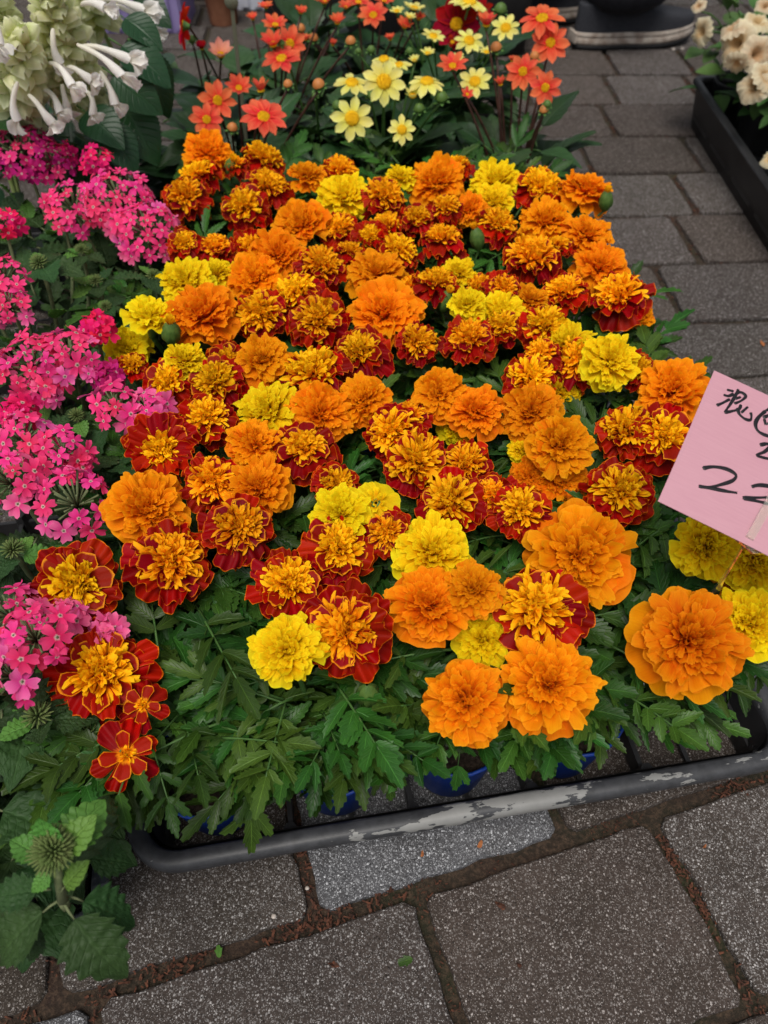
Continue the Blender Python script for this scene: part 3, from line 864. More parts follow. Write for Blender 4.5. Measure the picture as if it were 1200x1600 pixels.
for idx, (kd, px, py, r_, pk) in enumerate(hs_):
    px, py, r_, pk = float(px), float(py), float(r_), int(pk)
    rr = random.Random(1000 + idx)
    pl = plants[pk]; c = PCOL[pk]
    z = .250 + rr.uniform(-.007, .007)
    if py > 1020: z -= .02
    if (px, py) in ((877, 742), (828, 742), (718, 662), (820, 697), (998, 492), (1150, 905), (752, 995), (878, 610), (200, 540)): z -= .026
    if (px, py) in ((222, 1097), (198, 1175)): z = .215
    p = atz(px, py + r_ * .10, z); rad = r_ * depth(p) / FPX * (1.24 if r_ < 40 else 1.16 if r_ < 55 else 1.09 if r_ < 64 else (1.12 if c == 'R' else 1.02))
    t = max(0, min(1, (py - 250) / 800))
    H, n = head_frame(p, 1.0 - .55 * t, .10 + .93 * t, rr, .36)
    key = 's' if kd == 's' else c
    if kd == 's' and c == 'Y': key = 'y'
    M = Matrix.Translation(p - n * rad * .18) @ H @ Matrix.Scale(rad, 4)
    hd = pl.add('flower_head', rr.choice(CREST[key]), M)
    small = key in 'sy'
    nA, nB = (6, 0) if small else (8, 7)
    if c == 'R' and not small: nA, nB = rr.choice(((9, 9), (10, 9), (11, 10), (8, 8)))
    a0 = rr.uniform(0, 6.28)
    miss = rr.random() < .25 and r_ < 60
    young = rr.random() < .12 and r_ < 56                # a bloom still opening
    for ring, nn, l0, ti in ((0, nA, 1.0, (-.16, .14)), (1, nB, .86, (.12, .38))):
        if young: ti = ((.25, .55), (.5, .8))[ring]
        elif c == 'R': ti = ((-.50 + .34 * t, -.02 + .12 * t), (-.12 + .2 * t, .22 + .12 * t))[ring]
        for q in range(nn):
            if miss and ring == 0 and q in (1, 2): continue
            a = a0 + ring * .4 + q * 6.2832 / nn + rr.uniform(-.16, .16)
            l_ = l0 * rr.uniform(.86, 1.08)
            ww = rr.uniform(.92, 1.2) * (1.12 if small else 1)
            PM = Matrix.Rotation(a, 4, 'Z') @ Matrix.Translation((0, .06, -.02 + .05 * ring + rr.uniform(-.012, .012))) @ Matrix.Rotation(rr.uniform(*ti), 4, 'X') @ Matrix.Rotation(rr.uniform(-.18, .18), 4, 'Y') @ Matrix.Diagonal((ww, l_, 1, 1))
            ob('petal', rr.choice(PET[c]), hd, PM)
    b0 = pl.b + Vector((rr.uniform(-.01, .01), rr.uniform(-.01, .01), .066))
    e = p - n * rad * .88
    midp = b0.lerp(e, .55); midp.z = min(midp.z + .03, e.z - .02)
    pl.stem(bez(b0, midp, e, 7), .0016, .0024, M_STEM)
# buds
for (bx, by, z, s, tip, pk) in ((360, 272, .235, 1.25, 1, 25 + 5), (748, 385, .236, 1.15, 1, 27), (268, 532, .245, 1.25, 1, 19), (692, 482, .234, 1.15, 1, 22), (577, 1095, .20, 1.15, 0, 1), (945, 325, .238, 1.15, 1, 33), (300, 515, .23, 1.0, 0, 19), (380, 1145, .17, .8, 0, 0)):
    rr = random.Random(int(bx)); pl = plants[pk]
    p = atz(bx, by, z); H, n = head_frame(p, 1, .3, rr, .35)
    pl.add('bud', BUD_TIP if tip else BUD, Matrix.Translation(p) @ H @ Matrix.Scale(s, 4))
    b0 = pl.b + Vector((0, 0, .066)); pl.stem(bez(b0, b0.lerp(p, .6), p - n * .003, 5), .0014, .0012, M_STEM)
for k, pl in plants.items():
    rr = random.Random(300 + k); i, j = pl.ij
    scatter_leaves(pl, LEAF, 20, rr, .11, .21, .035, (5, 60), (.8, 1.1), .232, .085, front=.02)
    if j == 0:
        scatter_leaves(pl, LEAF, 105, rr, .11, .20, .045, (-10, 45), (.65, .95), .222, .085, front=.018)
        scatter_leaves(pl, LEAF_BIG, 9, rr, .13, .18, .03, (-10, 25), (.55, .8), .205, .09, front=.016)
    if (i, j) in ((3, 1), (4, 1), (4, 2), (3, 0), (2, 0)): scatter_leaves(pl, LEAF, 22, rr, .13, .215, .05, (-5, 45), (.8, 1.2), .232, .085, front=.02)
    if (i, j) in ((0, 0), (1, 0), (0, 1)): scatter_leaves(pl, LEAF, 16, rr, .12, .20, .05, (0, 50), (.9, 1.2), .225, .085, front=.02)
# leaves that hang over the front rim
for (pk, a, b_, z0, z1) in ((0, (385, 1165), (400, 1345), .165, .105), (0, (285, 1130), (278, 1245), .13, .10), (1, (500, 1110), (560, 1225), .155, .11),
                            (1, (606, 1130), (614, 1262), .15, .10), (2, (722, 1140), (712, 1245), .15, .105), (2, (868, 1110), (855, 1190), .13, .085),
                            (3, (960, 1070), (1000, 1140), .15, .11), (3, (920, 1100), (922, 1172), .13, .09), (3, (1120, 1040), (1190, 1110), .17, .13), (8, (1180, 1010), (1195, 1090), .17, .13)):
    rr = random.Random(a[0]); pl = plants[pk]
    p0, p1 = atz(*a, z0), atz(*b_, z1)
    leaf_between(pl, LEAF_BIG, p0, p1, rr, .108, roll=.25)
    b0 = pl.b + Vector((0, 0, .066)); pl.stem(bez(b0, Vector(((b0.x + p0.x) / 2, (b0.y + p0.y) / 2, p0.z)), p0, 5), .0013, .001, M_STEM)

# ================================================================== VERBENAS
def floret_mat(name, c1, c2):
    m, nt, b = mk(name)
    u, v, tc = uvxy(nt)
    st = streaks(nt, tc, 10, 1.5)
    eye = ramp(nt, math_(nt, 'ADD', v, math_(nt, 'MULTIPLY', math_(nt, 'SUBTRACT', st, .5), .15)), [(.03, (1, 1, 1)), (.14, (0, 0, 0))])
    c = mixc(nt, math_(nt, 'ADD', v, math_(nt, 'MULTIPLY', math_(nt, 'SUBTRACT', st, .5), .6), clamp=True), c1, c2)
    c = vary(nt, c, .014, .12)
    c = mixc(nt, eye, c, (.75, .52, .50))
    b.inputs['Roughness'].default_value = .6; b.inputs['Specular IOR Level'].default_value = .08
    bump(nt, b, st, .3, .0004)
    finish(nt, b, c, .3)
    return m
M_FR = floret_mat('floret_red', (.74, .006, .09), (.86, .022, .14))
M_FP = floret_mat('floret_pink', (.80, .014, .15), (.92, .08, .27))
M_FM = floret_mat('floret_mauve', (.76, .035, .24), (.90, .18, .39))
M_FD = floret_mat('floret_deep', (.42, .006, .10), (.52, .02, .18))
def floret(seed, mat):
    rr = random.Random(seed); mb = MB()
    for i in range(5):
        a = i * 1.2566 + rr.uniform(-.1, .1)
        W = rr.uniform(.30, .42); L_ = rr.uniform(.84, 1.1); tl = rr.uniform(-.25, .35); dr = rr.uniform(-.1, .45); rf = rr.uniform(-.1, .1)
        def fn(u, v, W=W, L_=L_, dr=dr, rf=rf):
            s = (u - .5) * 2
            hw = W * (.22 + .78 * math.sin(min(1, v * 1.02) * 1.75) ** 1.0) * (1 - .25 * max(0, v - .8) / .2)
            y = .05 + L_ * (v - .20 * math.cos(s * 1.57) ** 2 * v ** 4 * 1.0 - .10 * s * s * v)
            return (s * hw, y, .10 * s * s * v - dr * v * v + rf * s * v + .07 * v * v * math.sin(5 * s + rf * 30))
        mb.grid(fn, 4, 4, M=Matrix.Rotation(a, 4, 'Z') @ Matrix.Rotation(tl, 4, 'X'))
    mb.tube([(0, 0, .02), (0, 0, -.6), (.05, 0, -1.3)], [.09, .07, .11], 5, mi=1)
    return mb.mesh('floret', [mat, M_HSTEM])
FL = {k: [floret(700 + 10 * q + i, m) for i in range(4)] for q, (k, m) in enumerate((('r', M_FR), ('p', M_FP), ('m', M_FM), ('d', M_FD)))}
def umbel(seed, n=26, hollow=False):
    """spray of green flower tubes below the florets (unit radius)"""
    rr = random.Random(seed); mb = MB()
    for i in range(n):
        q = (i + .5) / n; th = q ** .6 * 1.25; a = i * 2.4
        d = Vector((math.sin(th) * math.cos(a), math.sin(th) * math.sin(a), math.cos(th)))
        mb.tube([Vector((0, 0, -.25)), d * .3 + Vector((0, 0, -.05)), d * .72], [.018, .022, .032], 4)
    return mb.mesh('flower_cluster', M_HSTEM)
UMB = [umbel(i) for i in range(3)]
VERB = []
def verbena(label, base, clusters, seed, nleaf=44, pot=True):
    rr = random.Random(seed)
    pl = Plant('verbena_plant', label, 'verbena', base[0], base[1], POT_BLACK, SOIL, 'pink verbenas in the left trays')
    for (px, py, r_, z, pal, *rest) in clusters:
        hollow = bool(rest)
        p = atz(px, py, z); rad = r_ * depth(p) / FPX * .90
        pal = pal.replace('r', 'p', 1) if len(pal) > 2 else pal
        H, nrm = head_frame(p, 1.0, .75, rr, .2)
        M = Matrix.Translation(p - nrm * rad * .55) @ H
        cl = pl.add('flower_cluster', rr.choice(UMB), M @ Matrix.Scale(rad, 4))
        fr = .0104
        n = max(9, int((rad / fr) ** 2 * 2.3))
        for i in range(n):
            q = (i + .5) / n
            if hollow and q < .22: continue
            th = math.sqrt(q) * 1.42; a = i * 2.39996 + rr.uniform(-.2, .2)
            d = Vector((math.sin(th) * math.cos(a), math.sin(th) * math.sin(a), math.cos(th) * .62))
            sp = d * rr.uniform(.92, 1.04)
            nn = (Vector((d.x, d.y, d.z + .55)) + Vector((rr.uniform(-.5, .5), rr.uniform(-.5, .5), 0))).normalized()
            qn = Vector((0, 0, 1)).rotation_difference(nn).to_matrix().to_4x4()
            s = fr / rad * rr.uniform(.78, 1.14) * (1 if q > .12 else .85)
            ch = pal[min(len(pal) - 1, int(q * len(pal) + rr.uniform(-.5, .5)))] if q * len(pal) > .5 else pal[0]
            ob('floret', rr.choice(FL[ch]), cl, Matrix.Translation(sp) @ qn @ Matrix.Rotation(rr.uniform(0, 6.28), 4, 'Z') @ Matrix.Scale(s, 4))
        b0 = pl.b + Vector((rr.uniform(-.01, .01), rr.uniform(-.01, .01), .068))
        e = p - nrm * rad * .8
        pl.stem(bez(b0, Vector((b0.x * .3 + e.x * .7, b0.y * .3 + e.y * .7, b0.z * .5 + e.z * .5)), e, 6), .0024, .0018, M_HSTEM)
    scatter_leaves(pl, VLEAF, nleaf, rr, .09, .205, .055, (-10, 55), (.85, 1.3), .235, .045)
    scatter_leaves(pl, VSHOOT, 5, rr, .17, .21, .05, (30, 70), (.7, 1.0), .235, .035)
    VERB.append(pl)
    return pl
verbena('verbena with deep magenta cluster against the white salvia, back left', (-.42, .90), [(28, 222, 58, .27, 'pdd'), (78, 240, 40, .26, 'dpd'), (95, 235, 20, .255, 'r')], 1)
verbena('verbena with the widest bright pink cluster, leftmost behind the yellow marigolds', (-.295, .80), [(118, 310, 56, .262, 'rpp'), (180, 300, 62, .275, 'rpm'), (222, 350, 58, .262, 'ppm'), (150, 243, 26, .27, 'r')], 2)
verbena('verbena with hot pink cluster cut by the left edge, second from back', (-.385, .68), [(0, 425, 44, .27, 'rpp'), (12, 470, 40, .258, 'rpm'), (2, 345, 26, .265, 'r'), (-60, 400, 50, .27, 'rpm')], 3)
verbena('verbena with two pink clusters level with the small red floret spray', (-.30, .57), [(45, 560, 62, .268, 'rpp'), (105, 545, 52, .272, 'rpm'), (150, 507, 24, .262, 'r'), (70, 600, 34, .25, 'mpm'), (-50, 560, 60, .265, 'pm')], 4)
verbena('verbena with pink cluster pressed against red and gold marigolds', (-.215, .52), [(178, 625, 46, .268, 'rpm'), (228, 632, 38, .262, 'pmm'), (165, 585, 24, .25, 'd')], 5, 20)
verbena('verbena with hot pink clusters at left edge, just above the ring-shaped one', (-.285, .46), [(35, 675, 52, .266, 'rpm'), (95, 700, 46, .262, 'rpp'), (30, 640, 26, .262, 'r'), (118, 720, 26, .25, 'pd')], 6)
verbena('verbena with ring-shaped pink cluster around a bare green middle', (-.215, .36), [(112, 778, 64, .262, 'ppm', 1), (8, 745, 56, .268, 'rpm')], 7)
verbena('verbena with large bright pink cluster nearest the front left', (-.275, .27), [(10, 950, 58, .262, 'ppm'), (52, 985, 62, .272, 'rpm'), (12, 1050, 56, .258, 'mpm'), (105, 955, 28, .25, 'm'), (165, 985, 22, .235, 'm')], 8, 60)

# the flowerless shoot in front
rr = random.Random(77)
ps = Plant('verbena_plant', 'flowerless verbena shoot with green bud head, front left corner', 'verbena', -.27, .20, POT_BLACK, SOIL, 'pink verbenas in the left trays')
tip = atz(84, 1330, .275)
mb = MB()
for i in range(150):
    q = (i + .5) / 150; th = q ** .5 * 1.5; a = i * 2.4
    d = Vector((math.sin(th) * math.cos(a), math.sin(th) * math.sin(a), math.cos(th)))
    mb.tube([Vector((0, 0, 0)), d * .008, d * rr.uniform(.0095, .0135)], [.0006, .0008, .0004], 4)
Hm, nrm = head_frame(tip, 1, .3, rr, .05)
M_NEED = plain('bud_needles', (.08, .13, .03), .8, nscale=200, c2=(.13, .16, .05))
ps.add('bud_cluster', mb.mesh('bud_cluster', M_NEED), Matrix.Translation(tip) @ Hm)
node1 = atz(98, 1408, .235)
b0 = ps.b + Vector((0, 0, .066))
ps.stem([tip - nrm * .002, tip.lerp(node1, .5), node1], .0022, .0028, M_HSTEM)
ps.stem(bez(node1, node1 + Vector((-.01, .0, -.06)), b0, 6), .0028, .003, M_HSTEM)
def pxl(pl, meshes, a, za, b_, zb, ln, wide=1.0, roll=.2):
    return leaf_between(pl, meshes, atz(*a, za), atz(*b_, zb), rr, ln, wide=wide, roll=roll)
for a, za, b_, zb, wd in (((98, 1408), .235, (186, 1545), .215, 1.05), ((95, 1405), .235, (-40, 1505), .22, 1.0), ((105, 1400), .232, (222, 1440), .205, 1.0), ((100, 1385), .235, (165, 1225), .225, .95),
                          ((80, 1390), .245, (-30, 1400), .25, .95), ((60, 1420), .21, (30, 1520), .19, 1.0), ((120, 1340), .22, (215, 1345), .20, 1.0)):
    pxl(ps, VLEAF, a, za, b_, zb, .05, wd)
for a, za, b_, zb in (((90, 1345), .27, (140, 1275), .285), ((78, 1345), .268, (15, 1310), .272), ((84, 1350), .268, (70, 1268), .29), ((95, 1395), .25, (130, 1345), .262), ((85, 1360), .262, (45, 1395), .26), ((88, 1350), .27, (160, 1240), .272)):
    pxl(ps, VSHOOT, a, za, b_, zb, .0375, 1.2)
scatter_leaves(ps, VLEAF, 46, rr, .09, .20, .06, (-15, 50), (.95, 1.5), .225, .045)
pf = Plant('verbena_plant', 'low leafy verbena without flowers between bud shoot and pink cluster', 'verbena', -.36, .19, POT_BLACK, SOIL, 'pink verbenas in the left trays')
scatter_leaves(pf, VLEAF, 50, rr, .09, .21, .07, (-10, 55), (.95, 1.5), .235, .045)
# green budding shoots between the pink clusters
NEEDLES = None
def bud_shoot(pl, px, py, z, rad, seed, nl=5):
    rr = random.Random(seed); tip = atz(px, py, z); mb = MB()
    for i in range(46):
        q = (i + .5) / 46; th = q ** .5 * 1.5; a = i * 2.4
        d = Vector((math.sin(th) * math.cos(a), math.sin(th) * math.sin(a), math.cos(th)))
        mb.tube([Vector((0, 0, 0)), d * rad * .7, d * rad * rr.uniform(.95, 1.1)], [rad * .06, rad * .08, rad * .035], 4)
    Hm, nrm = head_frame(tip, 1, .3, rr, .3)
    pl.add('bud_cluster', mb.mesh('bud_cluster', M_NEED), Matrix.Translation(tip) @ Hm)
    for i in range(nl):
        a = i * 6.28 / nl + rr.uniform(-.4, .4); e = rr.uniform(-.1, .6)
        d = Vector((math.cos(a) * math.cos(e), math.sin(a) * math.cos(e), math.sin(e))); p0 = tip - nrm * rad * .6
        leaf_between(pl, VSHOOT if rr.random() < .4 else VLEAF, p0, p0 + d * rad * rr.uniform(2.2, 3.6), rr, .0375 if rr.random() < .4 else .05, wide=1.2)
    b0 = pl.b + Vector((0, 0, .066)); e = tip - nrm * .002
    pl.stem(bez(b0, Vector((e.x, e.y, (b0.z + e.z) * .5)), e, 6), .0026, .0020, M_HSTEM)
VB = [o for o in VERB]
for (k, px, py, z, r_) in ((2, 62, 412, .262, .010), (2, 128, 392, .245, .008), (1, 240, 432, .250, .008), (1, 150, 440, .240, .008), (2, 100, 350, .235, .007), (4, 120, 650, .235, .007), (6, 20, 860, .245, .009), (7, 60, 1120, .225, .010), (7, 140, 1150, .20, .009), (3, 165, 480, .235, .007)):
    bud_shoot(VB[k], px, py, z, r_, px + py)

# ================================================================== WHITE SALVIA
M_BRACT = petal_mat('bract_lime', (.58, .66, .14), (.88, .88, .58), hue=.015, val=.14, transl=.35, rough=.55)
M_TUBE = petal_mat('tube_white', (.86, .82, .70), (.90, .88, .85), hue=.004, val=.06, transl=.3, rough=.55)
BRACT = []
for i in range(5):
    rr = random.Random(800 + i); mb = MB()
    for sd in (-1, 1):                                  # two cupped lips of the calyx
        M = Matrix.Rotation(math.pi * (sd > 0), 4, 'Y') @ Matrix.Rotation(-.30, 4, 'X')
        mb.grid(lambda u, v: ((u - .5) * 2 * .40 * (math.sin(math.pi * min(.985, .12 + v * .88)) ** .6) , v * (1 - .1 * abs(u - .5)), .30 * ((u - .5) * 2) ** 2 * -.8 + .16 * math.sin(v * 3) + .03 * math.sin(u * 9 + i)), 6, 5, M=M)
    BRACT.append(mb.mesh('bract', M_BRACT))
TUBE = []
for i in range(4):
    rr = random.Random(820 + i); mb = MB()
    bd_ = rr.uniform(-.9, .9)
    pts = [Vector((bd_ * .3 * (t / 7) ** 2 + .015 * math.sin(t * .9 + i), t / 7, .22 * (t / 7) * (1 - t / 7) * 4 * .45 - .12 * (t / 7) ** 2)) for t in range(8)]
    mb.tube(pts, [.05, .072, .078, .08, .088, .11, .14, .15], 8, cap=False)
    e = pts[-1]
    for a in (-.5, .5, 2.6, 3.6):
        mb.grid(petal_fn(rr, Lp=.42, W=.24, ruf=.08, curl=-.22, cup=.08), 5, 4, M=Matrix.Translation(e - Vector((0, .03, 0))) @ Matrix.Rotation(a * .5, 4, 'Y') @ Matrix.Rotation(rr.uniform(-.5, .1) + (.5 if a > 2 else 0), 4, 'X') @ Matrix.Rotation(rr.uniform(-.5, .5), 4, 'Z'))
    mb.tube([e, e + Vector((.02, .18, -.03)), e + Vector((.05, .30, -.10))], [.012, .012, .018], 4)
    TUBE.append(mb.mesh('flower_tube', M_TUBE))
M_SST = plain('salvia_stem', (.20, .26, .08), .6, nscale=90, c2=(.28, .34, .12))
def salvia(label, base, spikes, seed, leaves=(), nleaf=26):
    rr = random.Random(seed)
    pl = Plant('salvia_plant', label, 'salvia', base[0], base[1], POT_BLACK, SOIL, 'white salvias at the back left')
    for (p0, p1, rad, n, tubes) in spikes:
        ax = (p1 - p0).normalized(); ln = (p1 - p0).length
        sp_ = MB(); sp_.tube([Vector((0, 0, ln * t / 5)) for t in range(6)], [.003 - .0003 * t for t in range(6)], 6)
        F = Matrix.Translation(p0) @ Vector((0, 0, 1)).rotation_difference(ax).to_matrix().to_4x4()
        sk = pl.add('flower_spike', sp_.mesh('flower_spike', M_SST), F)
        for i in range(n):
            q = (i + .5) / n; a = i * 2.39996 + rr.uniform(-.2, .2)
            tl = R(12 + 62 * q ** 1.3) + rr.uniform(-.15, .15)      # bracts point outwards and close up at the tip
            s = .032 * (1 - .45 * q ** 2) * rr.uniform(.85, 1.15) * rad / .04
            M = Matrix.Translation((0, 0, ln * q)) @ Matrix.Rotation(a, 4, 'Z') @ Matrix.Translation((0, rad * .26 * (1 - .7 * q * q), 0)) @ Matrix.Rotation(tl, 4, 'X') @ Matrix.Rotation(rr.uniform(-.4, .4), 4, 'Y') @ Matrix.Scale(s, 4)
            ob('bract', rr.choice(BRACT), sk, M)
        for (a, b_) in tubes:
            d = b_ - a
            M = pl.I @ Matrix.Translation(a) @ frame(d, Vector((0, -.3, 1))) @ Matrix.Diagonal((.036, d.length / 1.02, .036, 1))
            ob('flower_tube', rr.choice(TUBE), pl.t, M)
        b0 = pl.b + Vector((0, 0, .068))
        pl.stem(bez(b0, Vector(((b0.x + p0.x) / 2, (b0.y + p0.y) / 2, max(p0.z - .02, .15))), p0, 6), .0035, .003, M_SST)
    for (a, ya, b_, yb) in leaves:
        leaf_between(pl, SLEAF, aty(*a, ya), aty(*b_, yb), rr, .106, up=Vector((.1, -.5, .85)))
    scatter_leaves(pl, SLEAF, nleaf, rr, .10, .27, .04, (-10, 40), (.7, 1.05), .31, .10)
    return pl
def TB(a, ya, b_, yb): return (aty(*a, ya), aty(*b_, yb))
salvia('lime and white salvia whose spike points at the viewer, top left corner', (-.50, 1.00),
       [(aty(10, 175, 1.02), aty(30, 60, .90), .048, 74, [TB((28, 128), .89, (18, 185), .88), TB((45, 148), .89, (78, 192), .88), TB((-8, 35), .89, (10, 62), .87)]),
        (aty(-40, 60, 1.02), aty(-25, -40, .92), .045, 50, [])], 1,
       [((-20, 160), 1.0, (20, 215), .95)], 18)
salvia('white salvia with a dense lime spike and many long white tubes', (-.40, 1.05),
       [(aty(120, 150, 1.05), aty(70, -30, .97), .040, 84, [TB((83, 45), .93, (86, 98), .92), TB((78, 98), .92, (120, 122), .905), TB((105, 105), .93, (140, 124), .92), TB((122, 70), .94, (192, 112), .92),
                                                          TB((130, 72), .95, (200, 90), .94), TB((158, 112), .95, (182, 160), .93), TB((136, 142), .95, (156, 172), .94), TB((70, 140), .93, (102, 165), .92), TB((98, 132), .94, (106, 172), .93),
                                                          TB((128, 8), .97, (156, 10), .95)])], 2,
       [((170, 60), 1.02, (264, 118), .99), ((160, 105), 1.0, (250, 170), .97), ((175, 140), 1.02, (246, 250), .97), ((180, 20), 1.05, (250, 62), 1.02), ((120, 165), 1.0, (185, 215), .95), ((200, 60), 1.05, (275, 175), 1.03), ((150, 180), .99, (215, 262), .95)], 34)
salvia('white salvia glimpsed at the top edge beside lilac basket, few white tubes', (-.36, 1.20),
       [(aty(150, 30, 1.20), aty(120, -60, 1.12), .036, 44, [TB((160, 0), 1.12, (222, 12), 1.08), TB((182, 8), 1.12, (230, 40), 1.08), TB((205, 20), 1.12, (226, 44), 1.1)])], 3,
       [((200, -10), 1.16, (262, 30), 1.12)], 20)

# ================================================================== DAHLIAS
def dpet(name, c1, c2):
    m = petal_mat(name, c1, c2, hue=.010, val=.10, transl=.28, rough=.45); return m
M_DC = dpet('dahlia_coral', (.72, .028, .02), (.86, .19, .085)); M_DY = dpet('dahlia_yellow', (.84, .74, .10), (.86, .82, .30))
M_DR = dpet('dahlia_crimson', (.16, .002, .006), (.36, .004, .012)); M_DP = dpet('dahlia_pink', (.80, .34, .16), (.80, .35, .28)); M_DS = dpet('dahlia_scarlet', (.50, .003, .01), (.72, .01, .02))
M_BUDC = plain('bud_coral', (.50, .10, .03), .5, nscale=150, c2=(.42, .24, .06))
M_DISC = plain('dahlia_disc', (.86, .44, .004), .7, nscale=600, c2=(.95, .66, .012), bmp=.5)
def dpetals(mat, seed, W=(.24, .30)):
    out = []
    for i in range(4):
        rr = random.Random(seed + i); mb = MB(); Wd = rr.uniform(*W); ph = rr.uniform(0, 6); cr = rr.uniform(-.22, .02)
        def fn(u, v):
            s = (u - .5) * 2
            hw = Wd * (.42 + .58 * math.sin(math.pi * min(.62, .08 + .6 * v))) * (1 - .72 * max(0, (v - .66) / .34) ** 2.2)
            return (s * hw, v * (1 - .05 * s * s), .09 * s * s + cr * v * v + .015 * math.sin(s * 9 + ph) * v)
        mb.grid(fn, 6, 6); out.append(mb.mesh('petal', mat))
    return out
DP = {'c': dpetals(M_DC, 900), 'y': dpetals(M_DY, 910, (.27, .32)), 'r': dpetals(M_DR, 920, (.3, .36)), 'p': dpetals(M_DP, 930), 's': dpetals(M_DS, 940)}
def disc(r_, h, seed):
    rr = random.Random(seed); mb = MB()
    mb.lathe([(.10, -.32), (.16, -.2), (.2, -.08), (r_ * .9, -.02)], 8, mi=1)
    mb.lathe([(r_ * .95, -.02), (r_, .03), (r_ * .85, h * .8), (r_ * .45, h), (0, h * .92)], 14)
    n = 60
    for i in range(n):
        q = (i + .5) / n; a = i * 2.4; rho = r_ * math.sqrt(q) * .97
        z = h * math.sqrt(max(.02, 1 - q * q)) + .0
        M = Matrix.Translation((rho * math.cos(a), rho * math.sin(a), z - .03))
        mb.lathe([(.032, 0), (.030, .05), (.016, .085)], 5, M=M @ Matrix.Rotation(rr.uniform(-.3, .3), 4, 'X'))
    return mb.mesh('flower_head', [M_DISC, M_CALYX])
DISC = [disc(.27, .09, i) for i in range(2)]; DISC_BIG = [disc(.36, .17, 5 + i) for i in range(2)]
DEX = {12: [(415, 12, 15, 1.34, 'c', .6, 'u'), (395, 30, 13, 1.36, 'c', .9, 'u'), (478, 62, 12, 1.30, 'c', .9, 'u'), (540, 12, 14, 1.36, 'c', .6, 'u')],
       16: [(655, 30, 13, 1.36, 'c', .8, 'u'), (610, 62, 12, 1.32, 'c', .9, 'u'), (520, 70, 11, 1.3, 'c', 1.0, 'u')],
       17: [(700, 18, 16, 1.36, 'y', .4, 'u'), (668, 84, 15, 1.24, 'y', .5, 'u'), (715, 92, 14, 1.22, 'y', .5, 'u'), (760, 82, 14, 1.22, 'y', .5, 'u'), (620, 18, 15, 1.4, 'y', .4, 'u')],
       15: [(655, 170, 10, 1.06, 'b', 0, 0), (580, 150, 9, 1.1, 'b', 0, 0), (648, 95, 13, 1.16, 'y', .8, 'u')],
       19: [(775, 75, 11, 1.18, 'b', 0, 0), (835, 88, 9, 1.14, 'b', 0, 0), (800, 95, 10, 1.14, 'c', 1.0, 'u')]}
def dahlia(label, base, flowers, seed, stem=M_DSTEM, nleaf=40, pot=POT_BLACK, group='dahlias behind the marigolds'):
    """flowers: (px, py, r_px, distance, kind, openness, facing, petals)"""
    rr = random.Random(seed)
    pl = Plant('dahlia_plant', label, 'dahlia', base[0], base[1], pot, SOIL, group)
    for fl in flowers + DEX.get(seed, []):
        px, py, r_, Y, kd, opn, face = fl[:7]
        p = aty(px, py, Y); rad = r_ * depth(p) / FPX * (.84 if fl[4] == 'y' else .92)
        b0 = pl.b + Vector((rr.uniform(-.012, .012), rr.uniform(-.012, .012), .066))
        if kd == 'b':                                  # bud
            n = Vector((rr.uniform(-.3, .3), -.2, 1)).normalized()
            H = Vector((0, 0, 1)).rotation_difference(n).to_matrix().to_4x4()
            pl.add('bud', DBUD if stem is M_DSTEM and r_ > 8.5 else DBUDG, Matrix.Translation(p) @ H @ Matrix.Scale(rad, 4))
            e = p - n * rad * .6
        else:
            ft = {'f': (.35, 1.0), 'u': (1.0, .12), 't': (.8, .5)}[face] if isinstance(face, str) else None
            if ft: H, n = head_frame(p, ft[0], ft[1], rr, .18)
            else:
                n = Vector(face).normalized(); H = Vector((0, 0, 1)).rotation_difference(n).to_matrix().to_4x4()
            big = kd == 'y'
            hd = pl.add('flower_head', rr.choice(DISC_BIG if big else DISC), Matrix.Translation(p) @ H @ Matrix.Scale(rad, 4))
            np_ = fl[7] if len(fl) > 7 else 8
            for i in range(np_):
                a = i * 6.2832 / np_ + rr.uniform(-.08, .08)
                ob('petal', rr.choice(DP[kd]), hd, Matrix.Rotation(a, 4, 'Z') @ Matrix.Translation((0, .14 if not big else .24, -.02 + .02 * (i % 2))) @ Matrix.Rotation(opn + rr.uniform(-.1, .1), 4, 'X') @ Matrix.Rotation(rr.uniform(-.12, .12), 4, 'Y') @ Matrix.Scale((.92 if not big else .82) * rr.uniform(.92, 1.05), 4))
            e = p - n * rad * .28
        m_ = b0.lerp(e, .5); m_.z += .03
        pl.stem(bez(b0, m_, e, 7), .0022, .0015, stem)
    scatter_leaves(pl, DLEAF, nleaf, rr, .08, .20, .05, (-5, 55), (.75, 1.1), .245, .09)
    return pl
mb = MB()
mb.lathe([(.1, -.62), (.5, -.55), (.8, -.2), (.9, .05)], 10, mi=1)
mb.lathe([(.9, .0), (.86, .3), (.6, .68), (.22, .9), (0, .95)], 10)
for i in range(6): leaflet(mb, Matrix.Rotation(i * 1.05, 4, 'Z') @ Matrix.Translation((0, .5, -.5)) @ Matrix.Rotation(.3, 4, 'X'), .8, .22, random.Random(i), teeth=1, mi=1)
DBUD = mb.mesh('bud', [M_BUDC, M_CALYX]); DBUDG = mb.mesh('bud', [M_BUD, M_CALYX])
dahlia('coral dahlia with four open blooms level with the nearest yellow ones, left', (-.21, 1.12), [
    (340, 157, 31, 1.06, 'c', .12, 'f'), (323, 187, 28, 1.03, 'c', .10, 'f'), (373, 138, 24, 1.10, 'c', .6, 't'), (408, 142, 24, 1.08, 'c', 1.1, 'u', 5),
    (412, 183, 40, 1.02, 'c', .05, 't', 10), (363, 200, 10, 1.02, 'b', 0, 0), (450, 132, 9, 1.08, 'b', 0, 0), (498, 133, 12, 1.06, 'b', 0, 0)], 11, nleaf=46)
